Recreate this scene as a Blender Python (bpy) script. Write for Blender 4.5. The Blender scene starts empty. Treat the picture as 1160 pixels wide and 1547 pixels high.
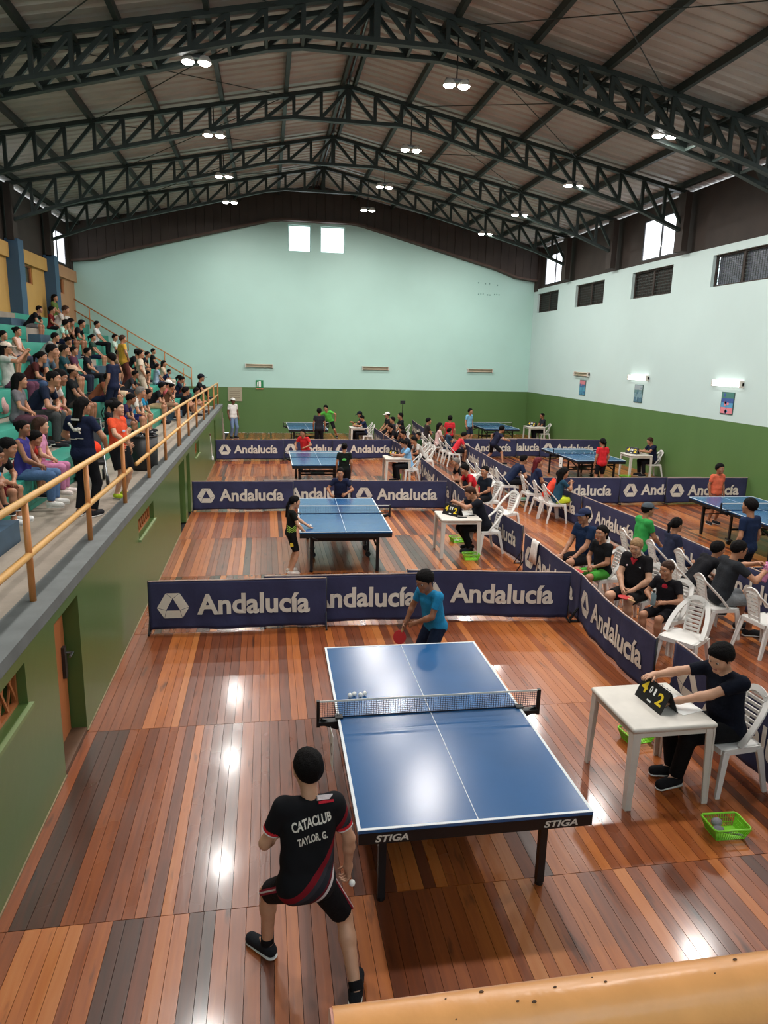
import bpy, math, random
import numpy as np
from mathutils import Vector, Matrix
random.seed(7); RNG = np.random.default_rng(7)
C = bpy.context.scene.collection
PI = math.pi

# ------------------------------------------------------------------ camera, world, exposure
sc = bpy.context.scene
cam = bpy.data.cameras.new('camera'); cam_ob = bpy.data.objects.new('camera', cam); C.objects.link(cam_ob)
cam.sensor_fit = 'VERTICAL'; cam.sensor_height = 36.0; cam.lens = 1050.33 / 1547 * 36.0
cam.clip_start = 0.05; cam.clip_end = 200
def cam_axes(pitch, yaw, roll):
    cy, sy, cp, sp = math.cos(yaw), math.sin(yaw), math.cos(pitch), math.sin(pitch)
    f = Vector((sy*cp, cy*cp, -sp)); r = Vector((cy, -sy, 0)); u = r.cross(f)
    return r*math.cos(roll)+u*math.sin(roll), u*math.cos(roll)-r*math.sin(roll), f
_r, _u, _f = cam_axes(math.radians(12.6129), math.radians(9.6855), math.radians(1.4182))
cam_ob.matrix_world = Matrix(((_r.x, _u.x, -_f.x, 0), (_r.y, _u.y, -_f.y, 0), (_r.z, _u.z, -_f.z, 3.578), (0, 0, 0, 1)))
sc.camera = cam_ob

W = bpy.data.worlds.new('overcast_sky'); sc.world = W; W.use_nodes = True
wn = W.node_tree.nodes; wl = W.node_tree.links
bg = wn['Background']; bg.inputs['Color'].default_value = (0.86, 0.93, 1.0, 1); bg.inputs['Strength'].default_value = 2.2

sc.view_settings.view_transform = 'Standard'; sc.view_settings.look = 'None'
sc.view_settings.gamma = 1.0; sc.view_settings.use_curve_mapping = False
sc.view_settings.exposure = 0.5
LAMP_W = 130.0       # each high-bay lamp
TUBE_E = 3.5        # fluorescent tubes
LENS_E = 30.0        # high-bay lens

# ------------------------------------------------------------------ materials
MATS = {}
def mat(name, col, rough=0.6, metal=0.0, noise=0.0, nscale=8.0, bump=0.0, bscale=60.0, emit=0.0, coat=0.0, spec=None, stretch=None, double=None):
    if name in MATS: return MATS[name]
    m = bpy.data.materials.new(name); m.use_nodes = True
    nt = m.node_tree; n = nt.nodes; l = nt.links; b = n['Principled BSDF']
    b.inputs['Base Color'].default_value = (*col, 1); b.inputs['Roughness'].default_value = rough; b.inputs['Metallic'].default_value = metal
    if spec is not None: b.inputs['Specular IOR Level'].default_value = spec
    if coat: b.inputs['Coat Weight'].default_value = coat; b.inputs['Coat Roughness'].default_value = 0.08
    if emit: b.inputs['Emission Color'].default_value = (*col, 1); b.inputs['Emission Strength'].default_value = emit
    if noise or bump:
        tc = n.new('ShaderNodeTexCoord'); mp = n.new('ShaderNodeMapping'); l.new(tc.outputs['Object'], mp.inputs['Vector'])
        if stretch: mp.inputs['Scale'].default_value = stretch
    if noise:
        t = n.new('ShaderNodeTexNoise'); t.inputs['Scale'].default_value = nscale; t.inputs['Detail'].default_value = 5
        l.new(mp.outputs['Vector'], t.inputs['Vector'])
        r = n.new('ShaderNodeMapRange'); r.inputs[1].default_value = .25; r.inputs[2].default_value = .75
        r.inputs[3].default_value = 1-noise; r.inputs[4].default_value = 1+noise
        l.new(t.outputs['Fac'], r.inputs[0])
        mx = n.new('ShaderNodeMix'); mx.data_type = 'RGBA'; mx.blend_type = 'MULTIPLY'; mx.inputs[0].default_value = 1
        mx.inputs[6].default_value = (*col, 1); l.new(r.outputs[0], mx.inputs[7]); l.new(mx.outputs[2], b.inputs['Base Color'])
    if bump:
        t2 = n.new('ShaderNodeTexNoise'); t2.inputs['Scale'].default_value = bscale; t2.inputs['Detail'].default_value = 3
        l.new(mp.outputs['Vector'], t2.inputs['Vector'])
        bp = n.new('ShaderNodeBump'); bp.inputs['Strength'].default_value = bump; bp.inputs['Distance'].default_value = .02
        l.new(t2.outputs['Fac'], bp.inputs['Height']); l.new(bp.outputs['Normal'], b.inputs['Normal'])
    MATS[name] = m; return m
def lin(r, g, b):
    f = lambda c: (c/255/12.92 if c/255 <= .04045 else ((c/255+.055)/1.055)**2.4)
    return (f(r), f(g), f(b))
_rgbm = {}
def cloth(c):
    k = tuple(c)
    if k not in _rgbm: _rgbm[k] = mat('fabric_%d_%d_%d' % k, lin(*k), .9, noise=.12, nscale=14, bump=.3, bscale=38, spec=.15)
    return _rgbm[k]
M_mint = mat('mint_wall_paint', lin(178, 214, 204), .5, noise=.05, nscale=.5, bump=.05, bscale=9)
M_mint_lit = mat('mint_paint_lit', lin(194, 214, 211), .5, noise=.04, nscale=.5, bump=.05, bscale=9)  # mint tinted paler and greyer to carry the right wall's different light
M_green = mat('green_wall_paint', lin(86, 118, 66), .38, noise=.07, nscale=.8, bump=.05, bscale=9, stretch=(1, 1, .25))
M_greenl = mat('green_dado_paint', lin(86, 112, 60), .33, noise=.08, nscale=.7, bump=.05, bscale=8)
M_dark = mat('dark_cladding', lin(52, 42, 36), .75, noise=.2, nscale=2)
M_steel = mat('dark_green_steel', lin(40, 50, 46), .5, metal=.2, noise=.15, nscale=6)
M_roof = mat('galvanised_roof', lin(176, 171, 164), .5, metal=.3, noise=.15, nscale=1.2)
M_conc = mat('worn_concrete', lin(150, 138, 124), .8, noise=.2, nscale=2.2, bump=.2, bscale=20)
M_kerb = mat('grey_kerb', lin(104, 108, 107), .75, noise=.18, nscale=5)
M_turq = mat('turquoise_bench_paint', lin(44, 142, 122), .5, noise=.1, nscale=3)
M_navyb = mat('navy_step_paint', lin(60, 84, 104), .55, noise=.15, nscale=4)
M_yel = mat('ochre_wall_paint', lin(196, 152, 82), .6, noise=.08, nscale=1.5)
M_pink = mat('salmon_wall_paint', lin(190, 140, 100), .6, noise=.08, nscale=1.5)
M_bluecol = mat('blue_column_paint', lin(52, 84, 112), .5, noise=.08, nscale=2)
M_glassg = mat('dark_green_glass', lin(26, 42, 34), .15)
M_rail = mat('ochre_rail_paint', lin(214, 164, 96), .38, noise=.1, nscale=9)
M_railo = mat('orange_post_paint', lin(198, 128, 70), .42, noise=.1, nscale=9)
M_orange = mat('orange_door_paint', lin(176, 106, 62), .45, noise=.06, nscale=3)
M_black = mat('black_paint', lin(16, 17, 19), .45, noise=.1, nscale=20)
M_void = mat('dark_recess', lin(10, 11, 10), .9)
M_white = mat('white_plastic', lin(222, 218, 212), .42, noise=.03, nscale=7)
M_wdirty = mat('off_white_plastic', lin(206, 200, 190), .5, noise=.08, nscale=6)
M_blue = mat('blue_table_top', lin(38, 88, 138), .2, noise=.07, nscale=2.2, bump=.02, bscale=150, spec=.6)
M_line = mat('white_line_paint', lin(214, 220, 222), .5)
M_net = mat('navy_net_cord', lin(22, 28, 44), .8)
M_tape = mat('white_tape', lin(220, 216, 208), .7)
M_navy = mat('navy_banner_fabric', lin(47, 50, 84), .85, noise=.16, nscale=3.0, bump=.2, bscale=14)
M_print = mat('cream_print', lin(214, 208, 196), .75, noise=.05, nscale=12)
M_hem = mat('pale_hem', lin(190, 170, 160), .8)
M_lime = mat('lime_plastic', lin(128, 204, 44), .4)
M_ball = mat('white_ball', lin(235, 235, 230), .45)
M_red = mat('red_rubber', lin(178, 34, 36), .55)
M_woodh = mat('pale_wood', lin(190, 150, 104), .55, noise=.15, nscale=30)
M_yelnum = mat('yellow_digit', lin(232, 200, 40), .5)
M_paper = mat('white_paper', lin(236, 236, 232), .8)
M_metal = mat('grey_metal', lin(120, 122, 124), .35, metal=.8)
M_beige = mat('beige_board', lin(168, 158, 134), .7, noise=.06, nscale=8)
M_signg = mat('sign_green', lin(24, 128, 72), .5)
M_tube = mat('lit_tube', (1.0, .97, .93), .5, emit=TUBE_E)
M_tubeoff = mat('unlit_tube', lin(190, 172, 150), .5)
M_lens = mat('lamp_lens', (1.0, .98, .95), .4, emit=LENS_E)
M_wood = mat('brown_wood', lin(92, 66, 46), .6, noise=.2, nscale=9)

def floor_mat():
    m = bpy.data.materials.new('varnished_boards'); m.use_nodes = True
    nt = m.node_tree; n = nt.nodes; l = nt.links; b = n['Principled BSDF']
    at = n.new('ShaderNodeAttribute'); at.attribute_name = 'tone'
    cr = n.new('ShaderNodeValToRGB'); e = cr.color_ramp.elements
    stops = [(0, (58, 37, 27)), (.18, (84, 44, 27)), (.36, (114, 57, 28)), (.55, (142, 74, 34)), (.75, (172, 97, 42)), (1, (186, 120, 66))]
    e[0].position = 0; e[0].color = (*lin(*stops[0][1]), 1); e[1].position = 1; e[1].color = (*lin(*stops[-1][1]), 1)
    for p, c in stops[1:-1]:
        k = e.new(p); k.color = (*lin(*c), 1)
    tc = n.new('ShaderNodeTexCoord'); mp = n.new('ShaderNodeMapping'); mp.inputs['Scale'].default_value = (16, 1.1, 1)
    off = n.new('ShaderNodeVectorMath'); off.operation = 'MULTIPLY_ADD'; off.inputs[1].default_value = (1, 1, 1)
    l.new(tc.outputs['Object'], mp.inputs['Vector'])
    cmb = n.new('ShaderNodeCombineXYZ'); mul = n.new('ShaderNodeMath'); mul.operation = 'MULTIPLY'; mul.inputs[1].default_value = 37.0
    l.new(at.outputs['Fac'], mul.inputs[0]); l.new(mul.outputs[0], cmb.inputs['Z']); l.new(mul.outputs[0], cmb.inputs['Y'])
    l.new(mp.outputs['Vector'], off.inputs[0]); l.new(cmb.outputs[0], off.inputs[2])
    t = n.new('ShaderNodeTexNoise'); t.inputs['Scale'].default_value = 1.6; t.inputs['Detail'].default_value = 6; t.inputs['Distortion'].default_value = .6
    l.new(off.outputs[0], t.inputs['Vector'])
    ma = n.new('ShaderNodeMath'); ma.operation = 'MULTIPLY_ADD'; ma.inputs[1].default_value = .42; ma.inputs[2].default_value = -.21
    l.new(t.outputs['Fac'], ma.inputs[0])
    ad = n.new('ShaderNodeMath'); ad.operation = 'ADD'; l.new(at.outputs['Fac'], ad.inputs[0]); l.new(ma.outputs[0], ad.inputs[1])
    l.new(ad.outputs[0], cr.inputs['Fac'])
    # dark knots and streaks in the grain
    mp2 = n.new('ShaderNodeMapping'); mp2.inputs['Scale'].default_value = (9, 1.7, 1); l.new(off.outputs[0], mp2.inputs['Vector'])
    mp2.inputs['Scale'].default_value = (.55, 1.6, 1)
    t3 = n.new('ShaderNodeTexNoise'); t3.inputs['Scale'].default_value = 1.1; t3.inputs['Detail'].default_value = 4; l.new(mp2.outputs['Vector'], t3.inputs['Vector'])
    rr = n.new('ShaderNodeMapRange'); rr.inputs[1].default_value = .64; rr.inputs[2].default_value = .74; rr.inputs[3].default_value = 1; rr.inputs[4].default_value = .35
    l.new(t3.outputs['Fac'], rr.inputs[0])
    mx = n.new('ShaderNodeMix'); mx.data_type = 'RGBA'; mx.blend_type = 'MULTIPLY'; mx.inputs[0].default_value = 1
    l.new(cr.outputs['Color'], mx.inputs[6]); l.new(rr.outputs[0], mx.inputs[7]); l.new(mx.outputs[2], b.inputs['Base Color'])
    # varnish: gloss differs from panel to panel
    g = n.new('ShaderNodeAttribute'); g.attribute_name = 'gloss'
    t4 = n.new('ShaderNodeTexNoise'); t4.inputs['Scale'].default_value = 2.2; l.new(tc.outputs['Object'], t4.inputs['Vector'])
    rg = n.new('ShaderNodeMath'); rg.operation = 'MULTIPLY_ADD'; rg.inputs[1].default_value = .2; l.new(t4.outputs['Fac'], rg.inputs[0]); l.new(g.outputs['Fac'], rg.inputs[2])
    l.new(rg.outputs[0], b.inputs['Roughness'])
    b.inputs['Specular IOR Level'].default_value = .5
    b.inputs['Coat Weight'].default_value = .35; b.inputs['Coat Roughness'].default_value = .12
    bp = n.new('ShaderNodeBump'); bp.inputs['Strength'].default_value = .12; bp.inputs['Distance'].default_value = .006
    l.new(t.outputs['Fac'], bp.inputs['Height']); l.new(bp.outputs['Normal'], b.inputs['Normal'])
    return m
M_floor = floor_mat()
def glass_mat():
    m = bpy.data.materials.new('frosted_pane'); m.use_nodes = True
    nt = m.node_tree; n = nt.nodes; l = nt.links; n.remove(n['Principled BSDF'])
    o = n['Material Output']; t = n.new('ShaderNodeBsdfTransparent'); g = n.new('ShaderNodeBsdfGlossy'); d = n.new('ShaderNodeBsdfTranslucent')
    d.inputs['Color'].default_value = (.95, .9, .88, 1); g.inputs['Roughness'].default_value = .05
    m1 = n.new('ShaderNodeMixShader'); m1.inputs[0].default_value = .3; l.new(t.outputs[0], m1.inputs[1]); l.new(d.outputs[0], m1.inputs[2])
    m2 = n.new('ShaderNodeMixShader'); m2.inputs[0].default_value = .05; l.new(m1.outputs[0], m2.inputs[1]); l.new(g.outputs[0], m2.inputs[2])
    l.new(m2.outputs[0], o.inputs['Surface']); return m
M_pane = glass_mat()

# ------------------------------------------------------------------ object helpers
def link(name, me, parent=None, M=None):
    o = bpy.data.objects.new(name, me); C.objects.link(o)
    if parent: o.parent = parent
    if M is not None: o.matrix_local = M
    return o
def empty(name, loc=(0, 0, 0), rz=0, s=1.0):
    o = bpy.data.objects.new(name, None); o.empty_display_size = .1; C.objects.link(o)
    o.location = loc; o.rotation_euler = (0, 0, rz); o.scale = (s, s, s); return o
def tag(o, label=None, cat=None, group=None, kind=None):
    for k, v in (('label', label), ('category', cat), ('group', group), ('kind', kind)):
        if v: o[k] = v
    return o
def thing(name, label, cat, loc=(0, 0, 0), rz=0, group=None, s=1.0):
    return tag(empty(name, loc, rz, s), label, cat, group)
def struct(name, loc=(0, 0, 0)):
    return tag(empty(name, loc), kind='structure')
class MB:
    def __init__(self): self.v = []; self.f = []; self.m = []
    def add(self, vs, fs, mi=0):
        k = len(self.v); self.v += [tuple(p) for p in vs]; self.f += [tuple(i+k for i in f) for f in fs]; self.m += [mi]*len(fs); return self
    def box(self, x0, x1, y0, y1, z0, z1, mi=0, M=None):
        vs = [Vector((x, y, z)) for z in (z0, z1) for y in (y0, y1) for x in (x0, x1)]
        if M is not None: vs = [M @ p for p in vs]
        return self.add(vs, [(0, 2, 3, 1), (4, 5, 7, 6), (0, 1, 5, 4), (2, 6, 7, 3), (0, 4, 6, 2), (1, 3, 7, 5)], mi)
    def bar(self, a, b, w, d, up=(0, 0, 1), mi=0, w2=None, d2=None):   # rectangular bar from a to b
        a, b = Vector(a), Vector(b); t = (b-a).normalized(); u = Vector(up); s = t.cross(u)
        if s.length < 1e-4: s = t.cross(Vector((0, 1, 0)))
        s.normalize(); u = s.cross(t); w2 = w if w2 is None else w2; d2 = d if d2 is None else d2
        vs = []
        for p, ww, dd in ((a, w, d), (b, w2, d2)):
            for i, j in ((-1, -1), (1, -1), (1, 1), (-1, 1)): vs.append(p+s*i*ww/2+u*j*dd/2)
        return self.add(vs, [(3, 2, 1, 0), (4, 5, 6, 7), (0, 1, 5, 4), (1, 2, 6, 5), (2, 3, 7, 6), (3, 0, 4, 7)], mi)
    def tube(self, pts, r, n=8, mi=0, caps=True, closed=False, flat=None):
        pts = [Vector(p) for p in pts]; N = len(pts); rs = r if hasattr(r, '__len__') else [r]*N
        vs = []; prev = None
        for i, p in enumerate(pts):
            a = pts[(i-1) % N] if (closed or i > 0) else p; b = pts[(i+1) % N] if (closed or i < N-1) else p
            t = (b-a).normalized()
            if prev is None:
                s = t.cross(Vector((0, 0, 1)))
                if s.length < .1: s = t.cross(Vector((0, 1, 0)))
            else: s = prev-t*prev.dot(t)
            s.normalize(); prev = s; u = t.cross(s)
            for k in range(n):
                a2 = 2*PI*k/n; vs.append(p+(s*math.cos(a2)*(flat[0] if flat else 1)+u*math.sin(a2)*(flat[1] if flat else 1))*rs[i])
        fs = []
        for i in range(N if closed else N-1):
            j = (i+1) % N
            for k in range(n): fs.append((i*n+k, i*n+(k+1) % n, j*n+(k+1) % n, j*n+k))
        if caps and not closed: fs.append(tuple(range(n-1, -1, -1))); fs.append(tuple((N-1)*n+k for k in range(n)))
        return self.add(vs, fs, mi)
    def lathe(self, prof, n=16, mi=0, M=None):
        vs = []; 
        for r, z in prof:
            for k in range(n):
                a = 2*PI*k/n; p = Vector((r*math.cos(a), r*math.sin(a), z)); vs.append(M @ p if M is not None else p)
        fs = [(i*n+k, i*n+(k+1) % n, (i+1)*n+(k+1) % n, (i+1)*n+k) for i in range(len(prof)-1) for k in range(n)]
        fs.append(tuple(range(n-1, -1, -1))); fs.append(tuple((len(prof)-1)*n+k for k in range(n)))
        return self.add(vs, fs, mi)
    def sphere(self, c, r, n=10, mi=0, sc=(1, 1, 1)):
        c = Vector(c); m = max(5, n*2//3); vs = [c+Vector((0, 0, -r*sc[2]))]
        for i in range(1, m):
            a = -PI/2+PI*i/m
            for k in range(n): vs.append(c+Vector((r*sc[0]*math.cos(a)*math.cos(2*PI*k/n), r*sc[1]*math.cos(a)*math.sin(2*PI*k/n), r*sc[2]*math.sin(a))))
        vs.append(c+Vector((0, 0, r*sc[2]))); L = len(vs)-1; fs = [(0, 1+(k+1) % n, 1+k) for k in range(n)]
        for i in range(m-2): fs += [(1+i*n+k, 1+i*n+(k+1) % n, 1+(i+1)*n+(k+1) % n, 1+(i+1)*n+k) for k in range(n)]
        fs += [(1+(m-2)*n+k, 1+(m-2)*n+(k+1) % n, L) for k in range(n)]
        return self.add(vs, fs, mi)
    def mesh(self, name, mats, smooth=False):
        me = bpy.data.meshes.new(name); me.from_pydata(self.v, [], self.f)
        for m in (mats if isinstance(mats, (list, tuple)) else [mats]): me.materials.append(m)
        if any(self.m): me.polygons.foreach_set('material_index', self.m)
        if smooth: me.polygons.foreach_set('use_smooth', [True]*len(me.polygons))
        me.update(); return me
    def build(self, name, mats, parent=None, smooth=False, M=None): return link(name, self.mesh(name, mats, smooth), parent, M)
def sm_auto(o, deg=35):   # smooth by angle via edge sharpness
    me = o.data if hasattr(o, 'data') else o
    me.polygons.foreach_set('use_smooth', [True]*len(me.polygons)); me.set_sharp_from_angle(angle=math.radians(deg)); return o
def bevel(o, w=.006, seg=2):
    import bmesh
    bm = bmesh.new(); bm.from_mesh(o.data)
    bmesh.ops.bevel(bm, geom=[e for e in bm.edges if e.calc_face_angle(0) > .5], offset=w, segments=seg, affect='EDGES', profile=.5)
    bm.to_mesh(o.data); bm.free(); return sm_auto(o)
def copy_tree(o, parent=None):
    c = o.copy(); C.objects.link(c)
    if parent: c.parent = parent
    for ch in list(o.children): copy_tree(ch, c)
    return c
def text_mesh(body, size=1.0, offset=0.0, extrude=0.0, res=4, space=1.0):
    cu = bpy.data.curves.new('letters', 'FONT'); cu.body = body; cu.size = size; cu.offset = offset; cu.extrude = extrude; cu.resolution_u = res; cu.space_character = space
    o = bpy.data.objects.new('letters', cu); C.objects.link(o)
    dg = bpy.context.evaluated_depsgraph_get(); me = bpy.data.meshes.new_from_object(o.evaluated_get(dg))
    bpy.data.objects.remove(o); bpy.data.curves.remove(cu)
    v = np.empty(len(me.vertices)*3); me.vertices.foreach_get('co', v); v = v.reshape(-1, 3)
    f = [tuple(p.vertices) for p in me.polygons]; bpy.data.meshes.remove(me); return v, f
def fit_text(body, w, h, offset=0.0, res=4):
    v, f = text_mesh(body, 1.0, offset, 0, res); lo, hi = v.min(0), v.max(0)
    v = v.copy(); v[:, 0] = (v[:, 0]-lo[0])/(hi[0]-lo[0])*w; v[:, 1] = (v[:, 1]-lo[1])/(hi[1]-lo[1])*h; return v, f

# ------------------------------------------------------------------ room dimensions (metres)
XL, XR, YB, XW = -1.735, 12.49, 32.63, -8.0        # stand front, right wall, back wall, wall behind the stand
YN = -4.0                                          # wall behind the camera
ZG, ZT = 2.065, 6.80                               # green dado, top of painted wall
RX, RZ, SL = 2.24, 10.52, 0.20                     # ridge, roof slope
WALK = 1.52
def z_top(x): return RZ-SL*abs(x-RX)
def z_bot(x):
    d = abs(x-RX)
    if d < 1.75: return 9.68
    if d < 8.4: return 9.68-.25*(d-1.75)
    return 9.68-.25*6.65-.36*(d-8.4)

# ------------------------------------------------------------------ floor
floor = struct('floor')
MB().box(XW, XR+.1, YN, YB+.1, -.12, -.022).build('floor_base', M_void, floor)
SECT = 2.4; y_seams = [-3.2+SECT*i for i in range(16)]
cand = []
for si in range(15):
    y0, y1 = y_seams[si], min(y_seams[si+1], YB)
    if y0 > YB: break
    x = XL; gl = random.uniform(.10, .30); prev = .5
    while x < XR:
        w = random.uniform(.07, .112); w = min(w, XR-x)
        if w < .02: break
        t = random.random()
        if random.random() < .15: t = prev+random.uniform(-.08, .08)
        else: t = random.choice([.08, .28, .36, .42, .5, .55, .62, .68, .74, .84])+random.uniform(-.06, .06)
        prev = t; cand.append((x, x+w, y0, y1, min(1, max(0, t)), min(.42, max(.08, gl+random.uniform(-.05, .05))), random.uniform(-.0006, .0006)))
        x += w
def plank_geo(mb, p):
    x0, x1, y0, y1, t, g, dz = p; a = .0005; b = .0015
    mb.add([(x0+a, y0+b, -.02), (x1-a, y0+b, -.02), (x1-a, y1-b, -.02), (x0+a, y1-b, -.02),
            (x0+a+.001, y0+b+.001, dz), (x1-a-.001, y0+b+.001, dz*.4), (x1-a-.001, y1-b-.001, dz*.4), (x0+a+.001, y1-b-.001, dz)],
           [(4, 5, 6, 7), (0, 1, 5, 4), (1, 2, 6, 5), (2, 3, 7, 6), (3, 0, 4, 7)])
def plank_attr(me, ps):
    for nm, k in (('tone', 4), ('gloss', 5)):
        a = me.attributes.new(nm, 'FLOAT', 'FACE'); a.data.foreach_set('value', np.repeat([p[k] for p in ps], 5).astype(np.float32))
def visible_rank(p):
    x, y = (p[0]+p[1])/2, (p[2]+p[3])/2
    if y < 1.3 or y > 14 or x > 4.3 or x > y*.85+1.2: return 1e9
    return y+.02*x
order = sorted(range(len(cand)), key=lambda i: visible_rank(cand[i]))
single = set(order[:298])
mbs = {}
for i, p in enumerate(cand):
    if i in single:
        mb = MB(); plank_geo(mb, p); me = mb.mesh('plank', M_floor); plank_attr(me, [p]); link('plank', me, floor)
    else: mbs.setdefault('rest', []).append(p)
mb = MB()
for p in mbs['rest']: plank_geo(mb, p)
me = mb.mesh('plank_field', M_floor); plank_attr(me, mbs['rest']); tag(link('plank_field', me, floor), kind='stuff')

# ------------------------------------------------------------------ walls with holes
def wall_sheet(origin, U, V, us, vs, holes, thick, inward, mats, vband=None):
    """grid wall: point = origin+U*u+V*v; holes = (u0,u1,v0,v1); thickness goes away from the room (against inward)."""
    O, U, V, N = Vector(origin), Vector(U), Vector(V), -Vector(inward)
    uc = sorted(set([us[0], us[1]]+[h[0] for h in holes]+[h[1] for h in holes])); vc = sorted(set([vs[0], vs[1]]+[h[2] for h in holes]+[h[3] for h in holes]+([vband] if vband else [])))
    ids = {}; mb = MB(); flip = U.cross(V).dot(Vector(inward)) < 0
    def P(i, j, k):
        if (i, j, k) not in ids: ids[(i, j, k)] = len(mb.v); mb.v.append(tuple(O+U*uc[i]+V*vc[j]+N*(thick*k)))
        return ids[(i, j, k)]
    def solid(i, j):
        if i < 0 or j < 0 or i >= len(uc)-1 or j >= len(vc)-1: return False
        u, v = (uc[i]+uc[i+1])/2, (vc[j]+vc[j+1])/2
        return not any(h[0] < u < h[1] and h[2] < v < h[3] for h in holes)
    def face(q, mi): mb.f.append(tuple(reversed(q)) if flip else tuple(q)); mb.m.append(mi)
    for i in range(len(uc)-1):
        for j in range(len(vc)-1):
            if not solid(i, j): continue
            mi = 0 if (vband is None or (vc[j]+vc[j+1])/2 > vband) else 1
            face((P(i, j, 0), P(i+1, j, 0), P(i+1, j+1, 0), P(i, j+1, 0)), mi); face((P(i, j+1, 1), P(i+1, j+1, 1), P(i+1, j, 1), P(i, j, 1)), mi)
            if not solid(i-1, j): face((P(i, j, 1), P(i, j, 0), P(i, j+1, 0), P(i, j+1, 1)), mi)
            if not solid(i+1, j): face((P(i+1, j, 0), P(i+1, j, 1), P(i+1, j+1, 1), P(i+1, j+1, 0)), mi)
            if not solid(i, j-1): face((P(i, j, 1), P(i+1, j, 1), P(i+1, j, 0), P(i, j, 0)), mi)
            if not solid(i, j+1): face((P(i, j+1, 0), P(i+1, j+1, 0), P(i+1, j+1, 1), P(i, j+1, 1)), mi)
    return mb
# right wall with barred vents
VENTS = [(29.75, 32.15), (25.5, 28.0), (20.95, 23.45), (16.5, 18.95), (12.1, 14.5), (7.7, 10.1), (3.3, 5.7), (-1.1, 1.3)]
tag(wall_sheet((XR, 0, 0), (0, 1, 0), (0, 0, 1), (YN, YB), (0, ZT), [(a, b, 5.72, 6.58) for a, b in VENTS], .22, (-1, 0, 0), 0, ZG).build('wall_right', [M_mint_lit, M_green]), kind='structure')
for k, (a, b) in enumerate(VENTS):
    w = struct('window_%d' % (k+1)); fr = MB(); x0 = XR+.1
    for y0, y1, z0, z1 in ((a, b, 5.72, 5.77), (a, b, 6.53, 6.58), (a, a+.06, 5.77, 6.53), (b-.06, b, 5.77, 6.53), ((a+b)/2-.04, (a+b)/2+.04, 5.77, 6.53)):
        fr.box(x0, x0+.06, y0, y1, z0, z1)
    fr.build('window_frame', M_dark, w)
    g = MB()
    for i in range(1, 24):
        y = a+.06+(b-a-.12)*i/24; g.box(x0+.025, x0+.035, y-.006, y+.006, 5.77, 6.53)
    for i in range(1, 8):
        z = 5.77+.76*i/8; g.box(x0+.02, x0+.03, a+.06, b-.06, z-.006, z+.006)
    tag(g.build('window_grille', M_steel, w), kind='stuff')
    if k != 3: MB().box(XR+.19, XR+.215, a, b, 5.72, 6.58).build('shade_panel', M_dark, w)  # dark panel paints the shaded interior behind the vent bars
    else: MB().box(XR+.2, XR+.21, a+.05, b-.05, 5.76, 6.54).build('pane', mat('dim_sky_pane', lin(112, 116, 128), .3), w)  # opaque pane coloured as the dim sky behind the bars
# back wall: painted up to the curve of the last truss
GX = [XW+i*(XR-XW)/40 for i in range(41)]
gz = lambda x: z_bot(x)-.42 if abs(x-RX) < 9.2 else z_bot(x)-.42+.25*(abs(x-RX)-9.2)
bm_ = MB(); WH = [(1.0, 2.0, 8.0, 9.1), (2.42, 3.5, 8.0, 9.1)]
hb = wall_sheet((0, YB, 0), (1, 0, 0), (0, 0, 1), (XW, XR), (0, 6.6), [], .22, (0, -1, 0), 0, ZG)
xs = sorted(set(GX+[h[0] for h in WH]+[h[1] for h in WH]))
for i in range(len(xs)-1):
    x0, x1 = xs[i], xs[i+1]; xm = (x0+x1)/2; hole = next((h for h in WH if h[0] < xm < h[1]), None)
    spans = [(6.6, 6.6, gz(x0), gz(x1))] if not hole else [(6.6, 6.6, 8.0, 8.0), (9.1, 9.1, gz(x0), gz(x1))]
    for a, b, c_, d in spans:
        hb.add([(x0, YB, a), (x1, YB, b), (x1, YB, d), (x0, YB, c_), (x0, YB+.22, a), (x1, YB+.22, b), (x1, YB+.22, d), (x0, YB+.22, c_)],
               [(0, 1, 2, 3), (7, 6, 5, 4), (3, 2, 6, 7), (0, 4, 5, 1), (0, 3, 7, 4), (1, 5, 6, 2)])
tag(hb.build('wall_back', [M_mint, M_green]), kind='structure')
for k, h in enumerate(WH):
    w = struct('window_%d' % (20+k)); fr = MB()
    for a, b, c_, d in ((h[0], h[1], 8.0, 8.04), (h[0], h[1], 9.06, 9.1), (h[0], h[0]+.04, 8.04, 9.06), (h[1]-.04, h[1], 8.04, 9.06)): fr.box(a, b, YB+.12, YB+.17, c_, d)
    fr.build('window_frame', M_mint, w); MB().box(h[0]+.02, h[1]-.02, YB+.14, YB+.15, 8.02, 9.08).build('pane', M_pane, w)
# dark gable cladding above the curve (boards side by side) and its lower flashing
gab = tag(empty('wall_gable'), kind='structure'); nb = 56
for i in range(nb):
    x0 = XW+(XR-XW)*i/nb; x1 = XW+(XR-XW)*(i+1)/nb-.012; y = YB-.3-(.015 if i % 2 else 0)
    MB().add([(x0, y, gz(x0)), (x1, y, gz(x1)), (x1, y, z_top(x1)+.15), (x0, y, z_top(x0)+.15), (x0, y+.05, gz(x0)), (x1, y+.05, gz(x1)), (x1, y+.05, z_top(x1)+.15), (x0, y+.05, z_top(x0)+.15)],
             [(0, 1, 2, 3), (7, 6, 5, 4), (0, 4, 5, 1), (0, 3, 7, 4), (1, 5, 6, 2), (3, 2, 6, 7)]).build('cladding_board', M_dark, gab)
bk = MB()
for i in range(40):
    a, b = GX[i], GX[i+1]
    bk.add([(a, YB-.24, gz(a)), (b, YB-.24, gz(b)), (b, YB-.24, z_top(b)+.2), (a, YB-.24, z_top(a)+.2)], [(0, 1, 2, 3)])
bk.build('cladding_light_block', M_dark, gab)  # added sheet stops daylight showing through the board gaps
fl = MB()
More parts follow.
